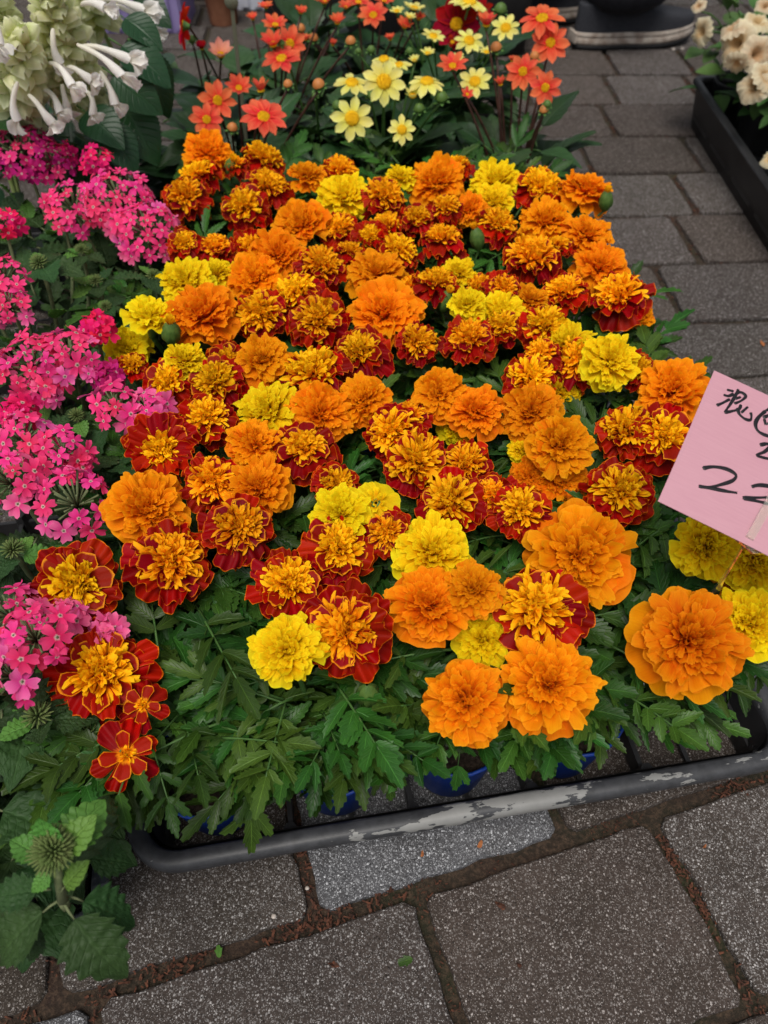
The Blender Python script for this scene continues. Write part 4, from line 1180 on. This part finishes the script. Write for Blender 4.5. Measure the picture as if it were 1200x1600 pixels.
dahlia('coral dahlia with a tight bunch of blooms above the left coral group', (-.18, 1.29), [
    (430, 40, 24, 1.26, 'c', .5, 'u'), (453, 68, 28, 1.22, 'c', .15, 'f'), (427, 70, 26, 1.2, 'c', .9, 'u', 7), (440, 92, 34, 1.18, 'c', .1, 'u'), (527, 36, 18, 1.28, 'c', .9, 'u'), (548, 65, 10, 1.24, 'b', 0, 0),
    (507, 4, 22, 1.34, 'c', .5, 'u'), (470, 20, 14, 1.32, 'c', .8, 'u')], 12)
dahlia('pale pink dahlia cup with a dark red bud beside it', (-.27, 1.30), [(345, 86, 26, 1.24, 'p', .75, 't', 7), (315, 76, 13, 1.2, 'r', 1.0, 'u', 12), (300, 62, 8, 1.24, 'b', 0, 0)], 13, nleaf=16)
dahlia('scarlet dahlia bloom hanging sideways near the lilac basket', (-.25, 1.42), [(287, 40, 34, 1.22, 's', .05, (-.9, .1, .1), 8)], 14, nleaf=6)
dahlia('pale yellow dahlia with big golden centres, nearest in the middle', (.0, 1.14), [
    (550, 185, 38, 1.02, 'y', -.05, 'f'), (600, 128, 40, 1.06, 'y', -.08, 'f', 9), (628, 203, 26, 1.0, 'y', -.05, 'f'), (550, 130, 34, 1.10, 'y', -.15, 'u'), (600, 93, 27, 1.13, 'y', -.4, 'u'), (623, 102, 24, 1.15, 'y', -.1, 'u'),
    (667, 128, 35, 1.08, 'y', -.25, 'u', 9), (645, 150, 20, 1.07, 'y', .9, 'u', 6), (690, 153, 12, 1.07, 'b', 0, 0), (527, 165, 10, 1.06, 'b', 0, 0)], 15, stem=M_STEM, nleaf=52)
dahlia('coral dahlia far back in the middle with small cup blooms', (-.02, 1.42), [(583, 24, 26, 1.36, 'c', .25, 't'), (632, 42, 18, 1.30, 'c', .8, 'u'), (560, 4, 22, 1.42, 'c', .3, 'u'), (490, 60, 9, 1.36, 'b', 0, 0), (600, 2, 18, 1.42, 'c', .3, 'u'), (470, 45, 9, 1.36, 'b', 0, 0)], 16)
dahlia('yellow dahlia far back around the dark crimson bloom', (.10, 1.36), [(677, 57, 22, 1.26, 'y', .2, 'u'), (733, 64, 28, 1.24, 'y', .0, 't'), (790, 44, 27, 1.26, 'y', 0, 't'), (733, 4, 36, 1.32, 'y', -.1, 'u', 10), (647, 14, 22, 1.36, 'y', .4, 'u'), (742, 128, 30, 1.14, 'y', .1, 't'), (640, 28, 14, 1.3, 'y', .6, 'u'), (782, 15, 12, 1.34, 'b', 0, 0)], 17, stem=M_STEM, nleaf=44)
dahlia('dark crimson dahlia among yellow blooms at the back', (.16, 1.44), [(713, 38, 40, 1.32, 'r', .1, 'f', 9), (750, 16, 22, 1.36, 'r', .4, 't', 7), (707, 66, 14, 1.30, 'r', .3, 't', 5)], 18, nleaf=30)
dahlia('coral dahlia leaning out over the pavers with dark spread stems', (.19, 1.10), [
    (860, 67, 31, 1.16, 'c', .1, 'f', 9), (847, 29, 38, 1.18, 'c', -.05, 'u', 8), (817, 112, 29, 1.10, 'c', .12, 'f', 9), (852, 137, 27, 1.08, 'c', .1, 'f', 8), (782, 132, 15, 1.10, 'c', 1.1, 'u', 6),
    (730, 148, 13, 1.07, 'c', .7, 't', 6), (707, 104, 27, 1.10, 'c', .5, 't'), (760, 40, 24, 1.16, 'c', .9, 'u', 8), (850, 172, 9, 1.06, 'b', 0, 0), (855, 163, 8, 1.06, 'b', 0, 0)], 19, nleaf=40)
dahlia('leafy dahlia with only small green buds behind the yellow group', (.05, 1.26), [(580, 78, 8, 1.2, 'b', 0, 0), (560, 80, 6, 1.2, 'b', 0, 0), (640, 80, 7, 1.2, 'b', 0, 0)], 20, stem=M_STEM, nleaf=60)
dahlia('leafy dahlia without open blooms between coral and yellow groups', (-.11, 1.22), [(440, 68, 7, 1.2, 'b', 0, 0), (492, 150, 6, 1.1, 'b', 0, 0)], 22, stem=M_STEM, nleaf=60)
dahlia('dahlia foliage against the top edge behind the coral cups', (-.12, 1.56), [(520, -30, 20, 1.5, 'c', .3, 'u'), (400, -20, 16, 1.5, 'c', .6, 'u')], 23, nleaf=50)
dahlia('dahlia foliage at the top edge behind the yellow blooms', (.08, 1.56), [(640, -30, 20, 1.5, 'y', .3, 'u'), (600, -25, 22, 1.5, 'c', .6, 'u')], 24, nleaf=50)

# ================================================================== PETUNIAS IN A CRATE
M_PET = petal_mat('petunia_cream', (.62, .40, .20), (.78, .70, .50), hue=.010, val=.08, transl=.35)
PETU = []
for i in range(4):
    rr = random.Random(960 + i); mb = MB(); ph = rr.uniform(0, 6)
    def fn(u, v):
        a = u * 6.28318
        lobe = .5 + .5 * math.cos(5 * a + ph)
        if v < .4:
            r_ = .10 + .22 * (v / .4) ** 1.6; z = -.9 + .85 * (v / .4)
        else:
            q = (v - .4) / .6
            r_ = .32 + q * (.56 + .14 * lobe); z = -.05 + .10 * math.sin(q * 2.4) - .22 * q * q + .10 * q * q * math.sin(15 * a + ph) + .06 * q * math.cos(5 * a + ph)
        return (r_ * math.cos(a), r_ * math.sin(a), z)
    mb.grid(fn, 50, 10, uvfn=lambda u, v: (u, max(0, (v - .3) / .7)))
    mb.tube([(0, 0, -.85), (0, 0, -1.2)], [.12, .06], 6, mi=1)
    for q in range(5): leaflet(mb, Matrix.Rotation(q * 1.2566, 4, 'Z') @ Matrix.Translation((0, .08, -1.1)) @ Matrix.Rotation(.9, 4, 'X'), .5, .07, rr, teeth=1, mi=1, nv=4)
    PETU.append(mb.mesh('flower_head', [M_PET, M_CALYX]))
def petunia(label, base, flowers, seed, nleaf=50):
    rr = random.Random(seed)
    pl = Plant('petunia_plant', label, 'petunia', base[0], base[1], POT_BLACK, SOIL, 'cream petunias in the black crate', z=.012)
    for (px, py, r_, Y, face) in flowers:
        p = aty(px, py, Y); rad = r_ * depth(p) / FPX
        n = Vector(face) + Vector((rr.uniform(-.2, .2), rr.uniform(-.2, .2), 0)); n.normalize()
        pl.add('flower_head', rr.choice(PETU), Matrix.Translation(p) @ Vector((0, 0, 1)).rotation_difference(n).to_matrix().to_4x4() @ Matrix.Rotation(rr.uniform(0, 6), 4, 'Z') @ Matrix.Scale(rad, 4))
        b0 = pl.b + Vector((0, 0, .07)); e = p - n * rad * 1.15
        pl.stem(bez(b0, Vector(((b0.x + e.x) / 2, (b0.y + e.y) / 2, max(.12, e.z))), e, 6), .002, .0014, M_STEM)
    scatter_leaves(pl, PLEAF, nleaf, rr, .08, .22, .07, (-10, 60), (.8, 1.3), .27, .055)
    return pl
petunia('cream petunia whose blooms lean out over the crate corner', (.70, 1.50), [(1150, 66, 32, 1.44, (-.8, -.4, .4)), (1184, 84, 28, 1.40, (.3, -.9, .3)), (1148, 42, 24, 1.46, (-.4, -.2, .9)), (1150, 100, 20, 1.40, (-.2, -.8, -.4)), (1186, 32, 24, 1.46, (.2, -.3, .9))], 31, 95)
petunia('cream petunia with pale buds hanging at the crate back corner', (.68, 1.60), [(1095, 50, 22, 1.56, (-.8, -.3, .1)), (1092, 8, 12, 1.6, (-.5, -.2, .8))], 32, 46)
petunia('cream petunia at the right edge above the crate side', (.76, 1.36), [(1178, 134, 27, 1.32, (-.6, -.6, .5)), (1198, 118, 26, 1.32, (.2, -.6, .8)), (1204, 248, 16, 1.18, (-.6, -.4, .6))], 33, 80)
petunia('blush pink petunia cut off by the top right corner', (.86, 1.56), [(1196, 8, 16, 1.52, (-.3, -.5, .8)), (1230, 40, 30, 1.5, (-.2, -.5, .8))], 34, 40)
# the crate
ct = thing('plant_crate', 'deep black plastic crate with slotted corner holding cream petunias', 'crate', (.605, 1.06, 0), R(0.5))
W_, D_, H_ = .40, .58, .085
rimp = [(-.016, H_ - .006), (-.003, H_ - .006), (0, H_ - .002), (-.001, H_ + .002), (-.015, H_ + .002), (-.018, H_ - .004)]
ob('rim', sweep(W_, D_, .03, rimp, M_BLK, 'rim'), ct)
ob('wall', sweep(W_, D_, .03, [(-.008, H_ - .005), (-.014, .04), (-.020, .0), (-.024, .0), (-.018, .04), (-.012, H_ - .005)], M_BLK, 'wall'), ct)
mb = MB()
for i in range(15): mb.box(.025 + i * .025, .030 + i * .025, .03, D_ - .03, .004, .010)
for i in range(21): mb.box(.025, W_ - .025, .03 + i * .026, .035 + i * .026, .0047, .0093)
ob('grid_base', mb.mesh('grid_base', M_BLK, smooth=False), ct)
mb = MB()
for i in range(4):
    mb.box(.016, .019, .06 + i * .13, .16 + i * .13, .02, H_ - .008)
ob('wall_rib', mb.mesh('wall_rib', M_BLK, smooth=False), ct)

# ================================================================== PRICE CARD
def paper():
    m, nt, b = mk('pink_card')
    tc = nt.nodes.new('ShaderNodeTexCoord')
    mp = nt.nodes.new('ShaderNodeMapping'); mp.inputs['Scale'].default_value = (60, 900, 400); L(nt, tc.outputs['Object'], mp.inputs[0])
    n1 = noise(nt, mp.outputs[0], 1, 3); n2 = noise(nt, tc.outputs['Object'], 22, 2)
    c = mixc(nt, n1, (.50, .245, .30), (.59, .31, .365))
    c = mixc(nt, ramp(nt, n2, [(.3, (0, 0, 0)), (.8, (.35, .35, .35))]), c, (.62, .35, .40))
    b.inputs['Roughness'].default_value = .38; b.inputs['Specular IOR Level'].default_value = .4
    bump(nt, b, n1, .25, .0004); finish(nt, b, c, .12)
    return m
def on_ray(px, py, t): return CAMP + ray(px, py) * t
cBL, cTL, cBR = on_ray(1028, 783, .455), on_ray(1117, 578, .485), on_ray(1200, 848, .452)
cu = (cTL - cBL); ch = cu.length; cu.normalize()
cr_ = (cBR - cBL); cr_ = (cr_ - cu * cr_.dot(cu)).normalized(); cn = cr_.cross(cu)
CW_ = .125
CM = Matrix((cr_, cu, cn)).transposed().to_4x4(); CM.translation = cBL
card = thing('price_card', 'pink handwritten price card clipped above the marigolds, cut by right edge', 'price card')
card.matrix_world = CM
def on_card(px, py):
    d = ray(px, py); t = (cBL - CAMP).dot(cn) / d.dot(cn); q = CAMP + d * t - cBL
    return q.dot(cr_), q.dot(cu)
bend = lambda x, y: .0016 * math.sin(x / CW_ * 3.1) + .0007 * math.sin(y / ch * 5)
mb = MB()
mb.grid(lambda u, v: (u * CW_, v * ch, bend(u * CW_, v * ch)), 16, 12)
mb.grid(lambda u, v: ((1 - u) * CW_, v * ch, bend((1 - u) * CW_, v * ch) - .0005), 16, 12)
for (a, b_) in (((0, 0), (1, 0)), ((1, 0), (1, 1)), ((1, 1), (0, 1)), ((0, 1), (0, 0))):
    mb.grid(lambda u, v: ((a[0] + (b_[0] - a[0]) * u) * CW_, (a[1] + (b_[1] - a[1]) * u) * ch, bend((a[0] + (b_[0] - a[0]) * u) * CW_, (a[1] + (b_[1] - a[1]) * u) * ch) - .0005 * (1 - v)), 16, 1)
ob('card', mb.mesh('card', paper()), card)
M_INK = plain('marker_ink', (.006, .005, .007), .35, spec=.4)
def zz(pts): return [(1000 + x / 3.81, 540 + y / 3.81) for x, y in pts]
def glyph(name, strokes, w_):
    mb = MB()
    for st in strokes:
        pts = [on_card(*p) for p in zz(st)]
        sm = []                                            # smooth the stroke
        for i in range(len(pts) - 1):
            a = pts[max(i - 1, 0)]; b_ = pts[i]; c = pts[i + 1]; d = pts[min(i + 2, len(pts) - 1)]
            for k in range(5):
                t = k / 5.0
                sm.append(tuple(.5 * (2 * b_[q] + (c[q] - a[q]) * t + (2 * a[q] - 5 * b_[q] + 4 * c[q] - d[q]) * t * t + (3 * b_[q] - a[q] - 3 * c[q] + d[q]) * t ** 3) for q in (0, 1)))
        sm.append(pts[-1])
        n = len(sm); b0 = len(mb.v)
        mb.tube([Vector((x, y, bend(x, y) + .0001)) for x, y in sm], [w_ * (.62 if i in (0, n - 1) else 1.0 - .3 * i / n + .16 * math.sin(i * .55 + pts[0][0] * 900)) for i in range(n)], 8)
        for i in range(b0, len(mb.v)):
            x, y, z = mb.v[i]; zc = bend(x, y) + .0001; mb.v[i] = Vector((x, y, zc + (z - zc) * .14))
    ob(name, mb.mesh(name, M_INK), card)
glyph('character', [[(518, 262), (558, 272)], [(498, 292), (528, 300), (558, 286)], [(456, 356), (495, 340), (535, 318)], [(586, 260), (572, 290), (540, 345), (502, 398)],
                    [(566, 292), (598, 278), (628, 302), (600, 330), (560, 346)], [(566, 318), (600, 306)], [(500, 398), (545, 392), (588, 378), (600, 352)], [(580, 372), (588, 408), (620, 438), (652, 446), (660, 425), (656, 400)], [(600, 402), (640, 366)]], .00115)
glyph('character', [[(800, 350), (770, 378), (742, 392)], [(745, 392), (706, 425), (684, 465), (694, 508), (735, 535), (790, 545), (850, 520), (865, 470)], [(728, 432), (800, 408), (826, 440), (745, 472)], [(736, 440), (744, 476)], [(776, 416), (772, 466)]], .00130)
glyph('digit', [[(706, 598), (742, 590), (770, 598), (736, 636), (686, 658), (722, 672), (775, 684)]], .00115)
glyph('digit', [[(366, 736), (430, 727), (510, 742), (560, 776), (545, 808), (480, 832), (400, 848), (343, 841)], [(343, 843), (420, 855), (500, 872), (568, 884)]], .00130)
glyph('digit', [[(652, 848), (700, 838), (770, 848), (815, 872), (795, 900), (720, 912), (600, 911)], [(600, 913), (680, 932), (760, 950), (840, 966)]], .00130)
m, nt, b = mk('clear_plastic'); M_CLEAR = m
b.inputs['Base Color'].default_value = (.95, .93, .86, 1); b.inputs['Transmission Weight'].default_value = .9; b.inputs['Roughness'].default_value = .02; b.inputs['IOR'].default_value = 1.22
def bar(mb, pts, w_, h, nrm):
    """flat strap of rectangular section along pts"""
    b0 = len(mb.v); n = len(pts)
    for i, p in enumerate(pts):
        d = (pts[min(i + 1, n - 1)] - pts[max(i - 1, 0)]).normalized(); s = d.cross(nrm).normalized()
        for (a, c) in ((-1, -1), (1, -1), (1, 1), (-1, 1)):
            mb.v.append(p + s * a * w_ / 2 + nrm * c * h / 2); mb.uv.append((0, 0))
    for i in range(n - 1):
        for k in range(4):
            a = b0 + i * 4 + k; c = b0 + i * 4 + (k + 1) % 4
            mb.f.append((a, c, c + 4, a + 4)); mb.mi.append(0)
    mb.f.append((b0 + 3, b0 + 2, b0 + 1, b0)); mb.mi.append(0)
    e = b0 + (n - 1) * 4; mb.f.append((e, e + 1, e + 2, e + 3)); mb.mi.append(0)
sf = atz(1112, 935, .23); foot = Vector((sf.x - .035, sf.y - .01, .045))
stk = thing('sign_stake', 'clear plastic forked stake holding the pink price card', 'stake', tuple(foot))
def near_card(px, py, off):
    x, y = on_card(px, py); return cBL + cr_ * x + cu * y + cn * (bend(x, y) + off)
mb = MB(); J = near_card(1166, 848, -.004)
bar(mb, [q - foot for q in (foot, foot.lerp(sf, .55), sf, sf.lerp(J, .5), J)], .008, .0022, cn)
bar(mb, [q - foot for q in (J, near_card(1154, 838, -.004), near_card(1131, 812, -.0045), near_card(1120, 770, -.0045))], .0028, .0016, cn)
bar(mb, [q - foot for q in (J, near_card(1180, 860, -.004), near_card(1200, 860, -.0045), near_card(1240, 866, -.0045), near_card(1262, 840, -.0045))], .0028, .0016, cn)
ob('stake', mb.mesh('stake', M_CLEAR, smooth=False), stk)
mb = MB()
bar(mb, [q - foot for q in (J, near_card(1168, 842, .001), near_card(1175, 828, .0022), near_card(1190, 800, .0018), near_card(1204, 770, .0028))], .0050, .0007, cn)
ob('clip_tongue', mb.mesh('clip_tongue', M_CLEAR, smooth=False), stk)
# a second stake standing among the dahlias
f2 = Vector((-.205, 1.15, .06)); top2 = aty(363, 14, 1.14)
st2 = thing('plant_label_stake', 'pale translucent stake with rounded head among coral dahlias', 'stake', tuple(f2))
M_FROST = plain('frosted_plastic', (.24, .25, .18), .3, transl=.5)
mb = MB(); bar(mb, [Vector((0, 0, 0)), (top2 - f2) * .5, top2 - f2], .005, .002, Vector((0, 1, 0)))
ob('stake', mb.mesh('stake', M_FROST, smooth=False), st2)
mb = MB(); mb.lathe([(0, -.0015), (.008, -.0015), (.009, 0), (.008, .0015), (0, .0015)], 16, M=Matrix.Translation(top2 - f2 + Vector((0, -.001, .008))) @ Matrix.Rotation(R(90), 4, 'X'))
ob('stake_head', mb.mesh('stake_head', M_FROST), st2)

# ================================================================== PERSON (only a shoe and trouser hem show)
M_SKIN = plain('skin', (.46, .26, .18), .5); M_TROU = plain('black_trousers', (.007, .007, .010), .9, nscale=60, c2=(.016, .016, .021), bmp=.3)
M_JACK = plain('dark_jacket', (.02, .022, .03), .85, nscale=50, c2=(.03, .032, .04), bmp=.3); M_HAIR = plain('black_hair', (.01, .008, .007), .6)
M_SUEDE = plain('charcoal_canvas', (.018, .019, .024), .9, nscale=500, c2=(.040, .042, .05), bmp=.4)
M_RUB = plain('worn_white_rubber', (.50, .44, .38), .6, nscale=45, c2=(.26, .20, .16)); M_TREAD = plain('black_tread', (.010, .010, .011), .7)
HEEL, TOE = atz(893, 76, 0), atz(1077, 62, 0)
sd = (TOE - HEEL).normalized(); ang = math.atan2(sd.y, sd.x)
person = thing('person', 'person standing at the top right in black trousers and low dark canvas shoes', 'person', tuple(HEEL), ang)
def skin_obj(name, pts, edges, rad, mat, parent, sub=2):
    me = bpy.data.meshes.new(name); me.from_pydata(pts, edges, []); me.update()
    me.materials.append(mat)
    o = ob(name, me, parent)
    md = o.modifiers.new('skin', 'SKIN'); md.use_smooth_shade = True
    for i, r_ in enumerate(rad):
        me.skin_vertices[0].data[i].radius = (r_, r_) if not isinstance(r_, tuple) else r_
    me.skin_vertices[0].data[0].use_root = True
    s_ = o.modifiers.new('sub', 'SUBSURF'); s_.levels = sub; s_.render_levels = sub
    return o
# local: x forward along the shoe, y to the left, heel at 0
hx = .105
body_pts = [(hx, .09, .93), (hx, .0, .92), (hx + .02, 0, .50), (hx - .01, 0, .10), (hx + .07, 0, .055), (hx, .19, .92), (hx - .08, .20, .50), (hx - .16, .20, .10), (hx - .08, .20, .055),
            (hx, .09, 1.15), (hx, .09, 1.38), (hx + .01, .09, 1.47), (hx + .02, .09, 1.56), (hx + .03, .09, 1.66), (hx, -.09, 1.38), (hx - .02, -.14, 1.12), (hx + .08, -.13, .90), (hx + .13, -.12, .82), (hx, .27, 1.38), (hx - .03, .32, 1.12), (hx + .05, .32, .88), (hx + .09, .31, .80)]
body_ed = [(0, 1), (1, 2), (2, 3), (3, 4), (0, 5), (5, 6), (6, 7), (7, 8), (0, 9), (9, 10), (10, 11), (11, 12), (12, 13), (10, 14), (14, 15), (15, 16), (16, 17), (10, 18), (18, 19), (19, 20), (20, 21)]
body_r = [.13, .085, .055, .038, .03, .085, .055, .038, .03, .12, .13, .055, .075, .085, .055, .042, .03, .035, .055, .042, .03, .035]
skin_obj('body', body_pts, body_ed, body_r, M_SKIN, person)
skin_obj('trousers', [(hx, .09, .97), (hx, .0, .90), (hx + .02, 0, .50), (hx, 0, .18), (hx + .01, 0, .065), (hx, .19, .90), (hx - .08, .20, .50), (hx - .15, .20, .18), (hx - .14, .20, .065)],
         [(0, 1), (1, 2), (2, 3), (3, 4), (0, 5), (5, 6), (6, 7), (7, 8)], [.15, .11, .090, .105, .125, .11, .090, .105, .125], M_TROU, person)
skin_obj('jacket', [(hx, .09, .92), (hx, .09, 1.15), (hx, .09, 1.39), (hx, -.10, 1.39), (hx - .02, -.15, 1.12), (hx + .07, -.14, .92), (hx, .28, 1.39), (hx - .03, .33, 1.12), (hx + .045, .33, .90)],
         [(0, 1), (1, 2), (2, 3), (3, 4), (4, 5), (2, 6), (6, 7), (7, 8)], [.175, .155, .15, .075, .06, .05, .075, .06, .05], M_JACK, person)
mb = MB(); mb.lathe([(.0, .10), (.05, .09), (.085, .05), (.098, -.01), (.09, -.06), (.07, -.07)], 16, M=Matrix.Translation((hx + .015, .09, 1.665)))
ob('hair', mb.mesh('hair', M_HAIR), person)
def outline(n=44):
    pts = []
    for i in range(n):
        a = 2 * math.pi * i / n; c, s = math.cos(a), math.sin(a)
        x = .148 + .148 * (abs(c) ** .9) * (1 if c > 0 else -1)
        wd = .034 + .016 * max(0, min(1, x / .20)) - .006 * math.exp(-((x - .11) / .04) ** 2)
        pts.append((x, wd * (abs(s) ** .75) * (1 if s > 0 else -1)))
    return pts
def shoe(dx, dy):
    u = ob('shoe', None, person, loc=(dx, dy, 0))
    OL = outline(); n = len(OL)
    def loft(levels, mat, name, cap=True, par=u):
        mb = MB()
        for (sx, z, zt) in levels:
            for (x, y) in OL:
                cx = .148; toe = max(0, (x - .2) / .096)
                mb.v.append(Vector((cx + (x - cx) * (1 + (sx - 1) * .5), y * sx, z + zt * toe * toe))); mb.uv.append((x, y))
        for k in range(len(levels) - 1):
            for i in range(n):
                a = k * n + i; c = k * n + (i + 1) % n
                mb.f.append((a, c, c + n, a + n)); mb.mi.append(0)
        if cap:
            mb.f.append(tuple(range(n))[::-1]); mb.mi.append(0)
            mb.f.append(tuple(range((len(levels) - 1) * n, len(levels) * n))); mb.mi.append(0)
        return ob(name, mb.mesh(name, mat), par)
    loft([(.96, .002, .008), (1.0, .006, .008), (1.0, .013, .008)], M_TREAD, 'tread')
    loft([(1.005, .0135, .008), (1.02, .018, .008), (1.02, .026, .008), (1.005, .0275, .008)], M_RUB, 'sole')
    loft([(.99, .0272, .008), (.99, .0288, .008)], M_TREAD, 'sole_line')
    loft([(1.005, .0286, .008), (1.02, .031, .008), (1.015, .0385, .006), (.98, .040, .006)], M_RUB, 'foxing')
    mb = MB()                                            # canvas upper, lower at the toe
    lv = 8
    for k in range(lv + 1):
        q = k / lv
        for (x, y) in OL:
            f_ = max(0, min(1, (x - .10) / .19))
            top = max(.056, .095 * (1 - f_) + .060 * f_)
            s_ = 1 - .06 * q - .80 * q ** 5 * (.25 + .75 * f_)
            mb.v.append(Vector((.125 + (x - .125) * (1 - .02 * q - .20 * q ** 6 * f_), y * s_, .0385 + .006 * max(0, (x - .2) / .096) ** 2 + (top - .038) * math.sin(q * 1.5708)))); mb.uv.append((x, y))
    for k in range(lv):
        for i in range(n):
            a = k * n + i; c = k * n + (i + 1) % n
            mb.f.append((a, c, c + n, a + n)); mb.mi.append(0)
    mb.f.append(tuple(range(lv * n, (lv + 1) * n))); mb.mi.append(0)
    ob('upper', mb.mesh('upper', M_SUEDE), u)
    mb = MB(); mb.box(-.0045, .000, -.022, .022, .018, .038)
    ob('heel_tab', mb.mesh('heel_tab', M_RUB, smooth=False), u)
shoe(0, 0); shoe(-.155, .20)

# ================================================================== THINGS AT THE BACK LEFT
def ribbed_box(w_, d, h, mat, name, n=9):
    mb = MB(); mb.box(-w_ / 2, w_ / 2, -d / 2, d / 2, .002, h)
    for i in range(n): 
        x = -w_ / 2 + w_ * (i + .5) / n
        mb.box(x - w_ / n * .28, x + w_ / n * .28, -d / 2 - .006, -d / 2 + .001, .01, h - .01)
    mb.box(-w_ / 2 - .006, w_ / 2 + .006, -d / 2 - .009, d / 2 + .006, h - .0005, h + .012)
    return mb.mesh(name, mat, smooth=False)
M_LIL = plain('lilac_plastic', (.20, .16, .34), .5, nscale=10, c2=(.26, .21, .42)); M_TER = plain('terracotta', (.22, .085, .045), .8, nscale=40, c2=(.30, .13, .07)); M_WHT = plain('white_plastic', (.60, .63, .72), .5)
lb = thing('basket', 'lilac ribbed plastic basket standing behind the white salvias', 'basket', (-.60, 2.22, 0))
ob('ribbed_side', ribbed_box(.22, .16, .16, M_LIL, 'ribbed_side'), lb)
tp = thing('flower_pot', 'terracotta pot on the pavement behind the dark red bud', 'flower pot', (-.405, 2.22, 0))
ob('pot', pot_mesh(.045, .034, .09, M_TER), tp)
wb = thing('container', 'white plastic box beside the terracotta pot, top left', 'box', (-.36, 2.36, 0)); ob('ribbed_side', ribbed_box(.10, .10, .17, M_WHT, 'ribbed_side', 3), wb)
kb = thing('plant_crate', 'black crate edge at the top behind the terracotta pot', 'crate', (-.75, 2.38, 0))
ob('rim', sweep(.70, .3, .03, [(-.01, .11), (0, .112), (.002, .12), (-.01, .122)], M_BLK, 'rim'), kb)
ob('wall', sweep(.70, .3, .03, [(-.006, .112), (-.01, .0), (-.013, .0), (-.009, .112)], M_BLK, 'wall'), kb)
k2 = thing('plant_crate', 'black crate behind the crimson and yellow dahlias at the top edge', 'crate', (-.28, 1.98, 0))
ob('rim', sweep(.62, .4, .03, [(-.01, .15), (0, .152), (.002, .16), (-.01, .162)], M_BLK, 'rim'), k2)
ob('wall', sweep(.62, .4, .03, [(-.006, .152), (-.01, .0), (-.013, .0), (-.009, .152)], M_BLK, 'wall'), k2)

# ================================================================== SMALL THINGS ON THE PAVERS
M_ORCHIP = plain('rust_chip', (.34, .11, .035), .8, nscale=200, c2=(.45, .18, .07)); M_PEB = plain('pale_pebble', (.42, .36, .31), .7, nscale=120, c2=(.5, .46, .42))
rr = random.Random(99)
def litter(name, label, cat, px, py, size, mat, kind):
    p = atz(px, py, .0016); mb = MB()
    a = rr.uniform(0, 3)
    if kind == 'flake':
        n = 9
        rad = [rr.uniform(.55, 1.1) * (1 if i % 9 not in (0,) else 1.5) for i in range(n)]
        for z in (0, .0009):
            for i in range(n):
                t = 6.2832 * i / n; mb.v.append(Vector((rad[i] * size * math.cos(t), rad[i] * size * .55 * math.sin(t), z + .0012 * math.sin(t * 2)))); mb.uv.append((0, 0))
        for i in range(n):
            c = (i + 1) % n; mb.f.append((i, c, c + n, i + n)); mb.mi.append(0)
        mb.f.append(tuple(range(n))[::-1]); mb.f.append(tuple(range(n, 2 * n))); mb.mi += [0, 0]
    elif kind == 'leaf':
        leaflet(mb, Matrix.Translation((0, -size, .001)), size * 2, size * .55, rr, teeth=3, fold=.15, droop=.1)
        mb.v += []
    else:
        mb.lathe([(0, 0), (size * .8, .0), (size, size * .4), (size * .6, size * .75), (0, size * .85)], 8)
    o = thing(name, label, cat, tuple(p), a, me=mb.mesh(name, mat, smooth=kind != 'flake'))
    return o
litter('wood_chip', 'orange brown wood chip on the white-speckled paver by the tray', 'wood chip', 750, 1320, .0042, M_ORCHIP, 'flake')
litter('wood_chip', 'small wood chip in the middle of the white-speckled paver', 'wood chip', 660, 1335, .0028, M_ORCHIP, 'flake')
litter('wood_chip', 'dark red wood chip alone on the big paver below the speckled one', 'wood chip', 783, 1415, .0050, M_CHIP, 'flake')
litter('wood_chip', 'reddish wood chip at the bottom near the green leaf scrap', 'wood chip', 522, 1507, .0042, M_CHIP, 'flake')
litter('wood_chip', 'tiny wood chip on the big paver at the bottom edge', 'wood chip', 812, 1509, .0026, M_CHIP, 'flake')
litter('wood_chip', 'rusty chip near the crossing of joints under the tray', 'wood chip', 610, 1391, .0034, M_CHIP, 'flake')
litter('wood_chip', 'pale yellow chip on the right paver near its left joint', 'wood chip', 1101, 1323, .0020, M_ORCHIP, 'flake')
litter('leaf_scrap', 'torn green leaf scrap on the paver at the bottom centre', 'leaf scrap', 633, 1502, .0062, M_LEAF, 'leaf')
litter('leaf_scrap', 'small bright green leaf scrap on the joint at bottom left', 'leaf scrap', 342, 1487, .0046, M_VBUDLEAF, 'leaf')
litter('pebble', 'pale pebble in the bark joint left of the speckled paver', 'pebble', 480, 1388, .0018, M_PEB, 'peb')
litter('pebble', 'beige pebble on the bark joint at the lower left', 'pebble', 428, 1432, .0022, M_PEB, 'peb')
litter('pebble', 'white crumb on the pavement just beyond the shoe toe', 'pebble', 1052, 78, .0045, M_PEB, 'peb')
litter('pebble', 'white crumb right of the other one near the shoe toe', 'pebble', 1066, 77, .0040, M_PEB, 'peb')
litter('fallen_petal', 'dry orange petal lying on the paver above the price card', 'fallen petal', 1192, 537, .0060, M_ORCHIP, 'flake')
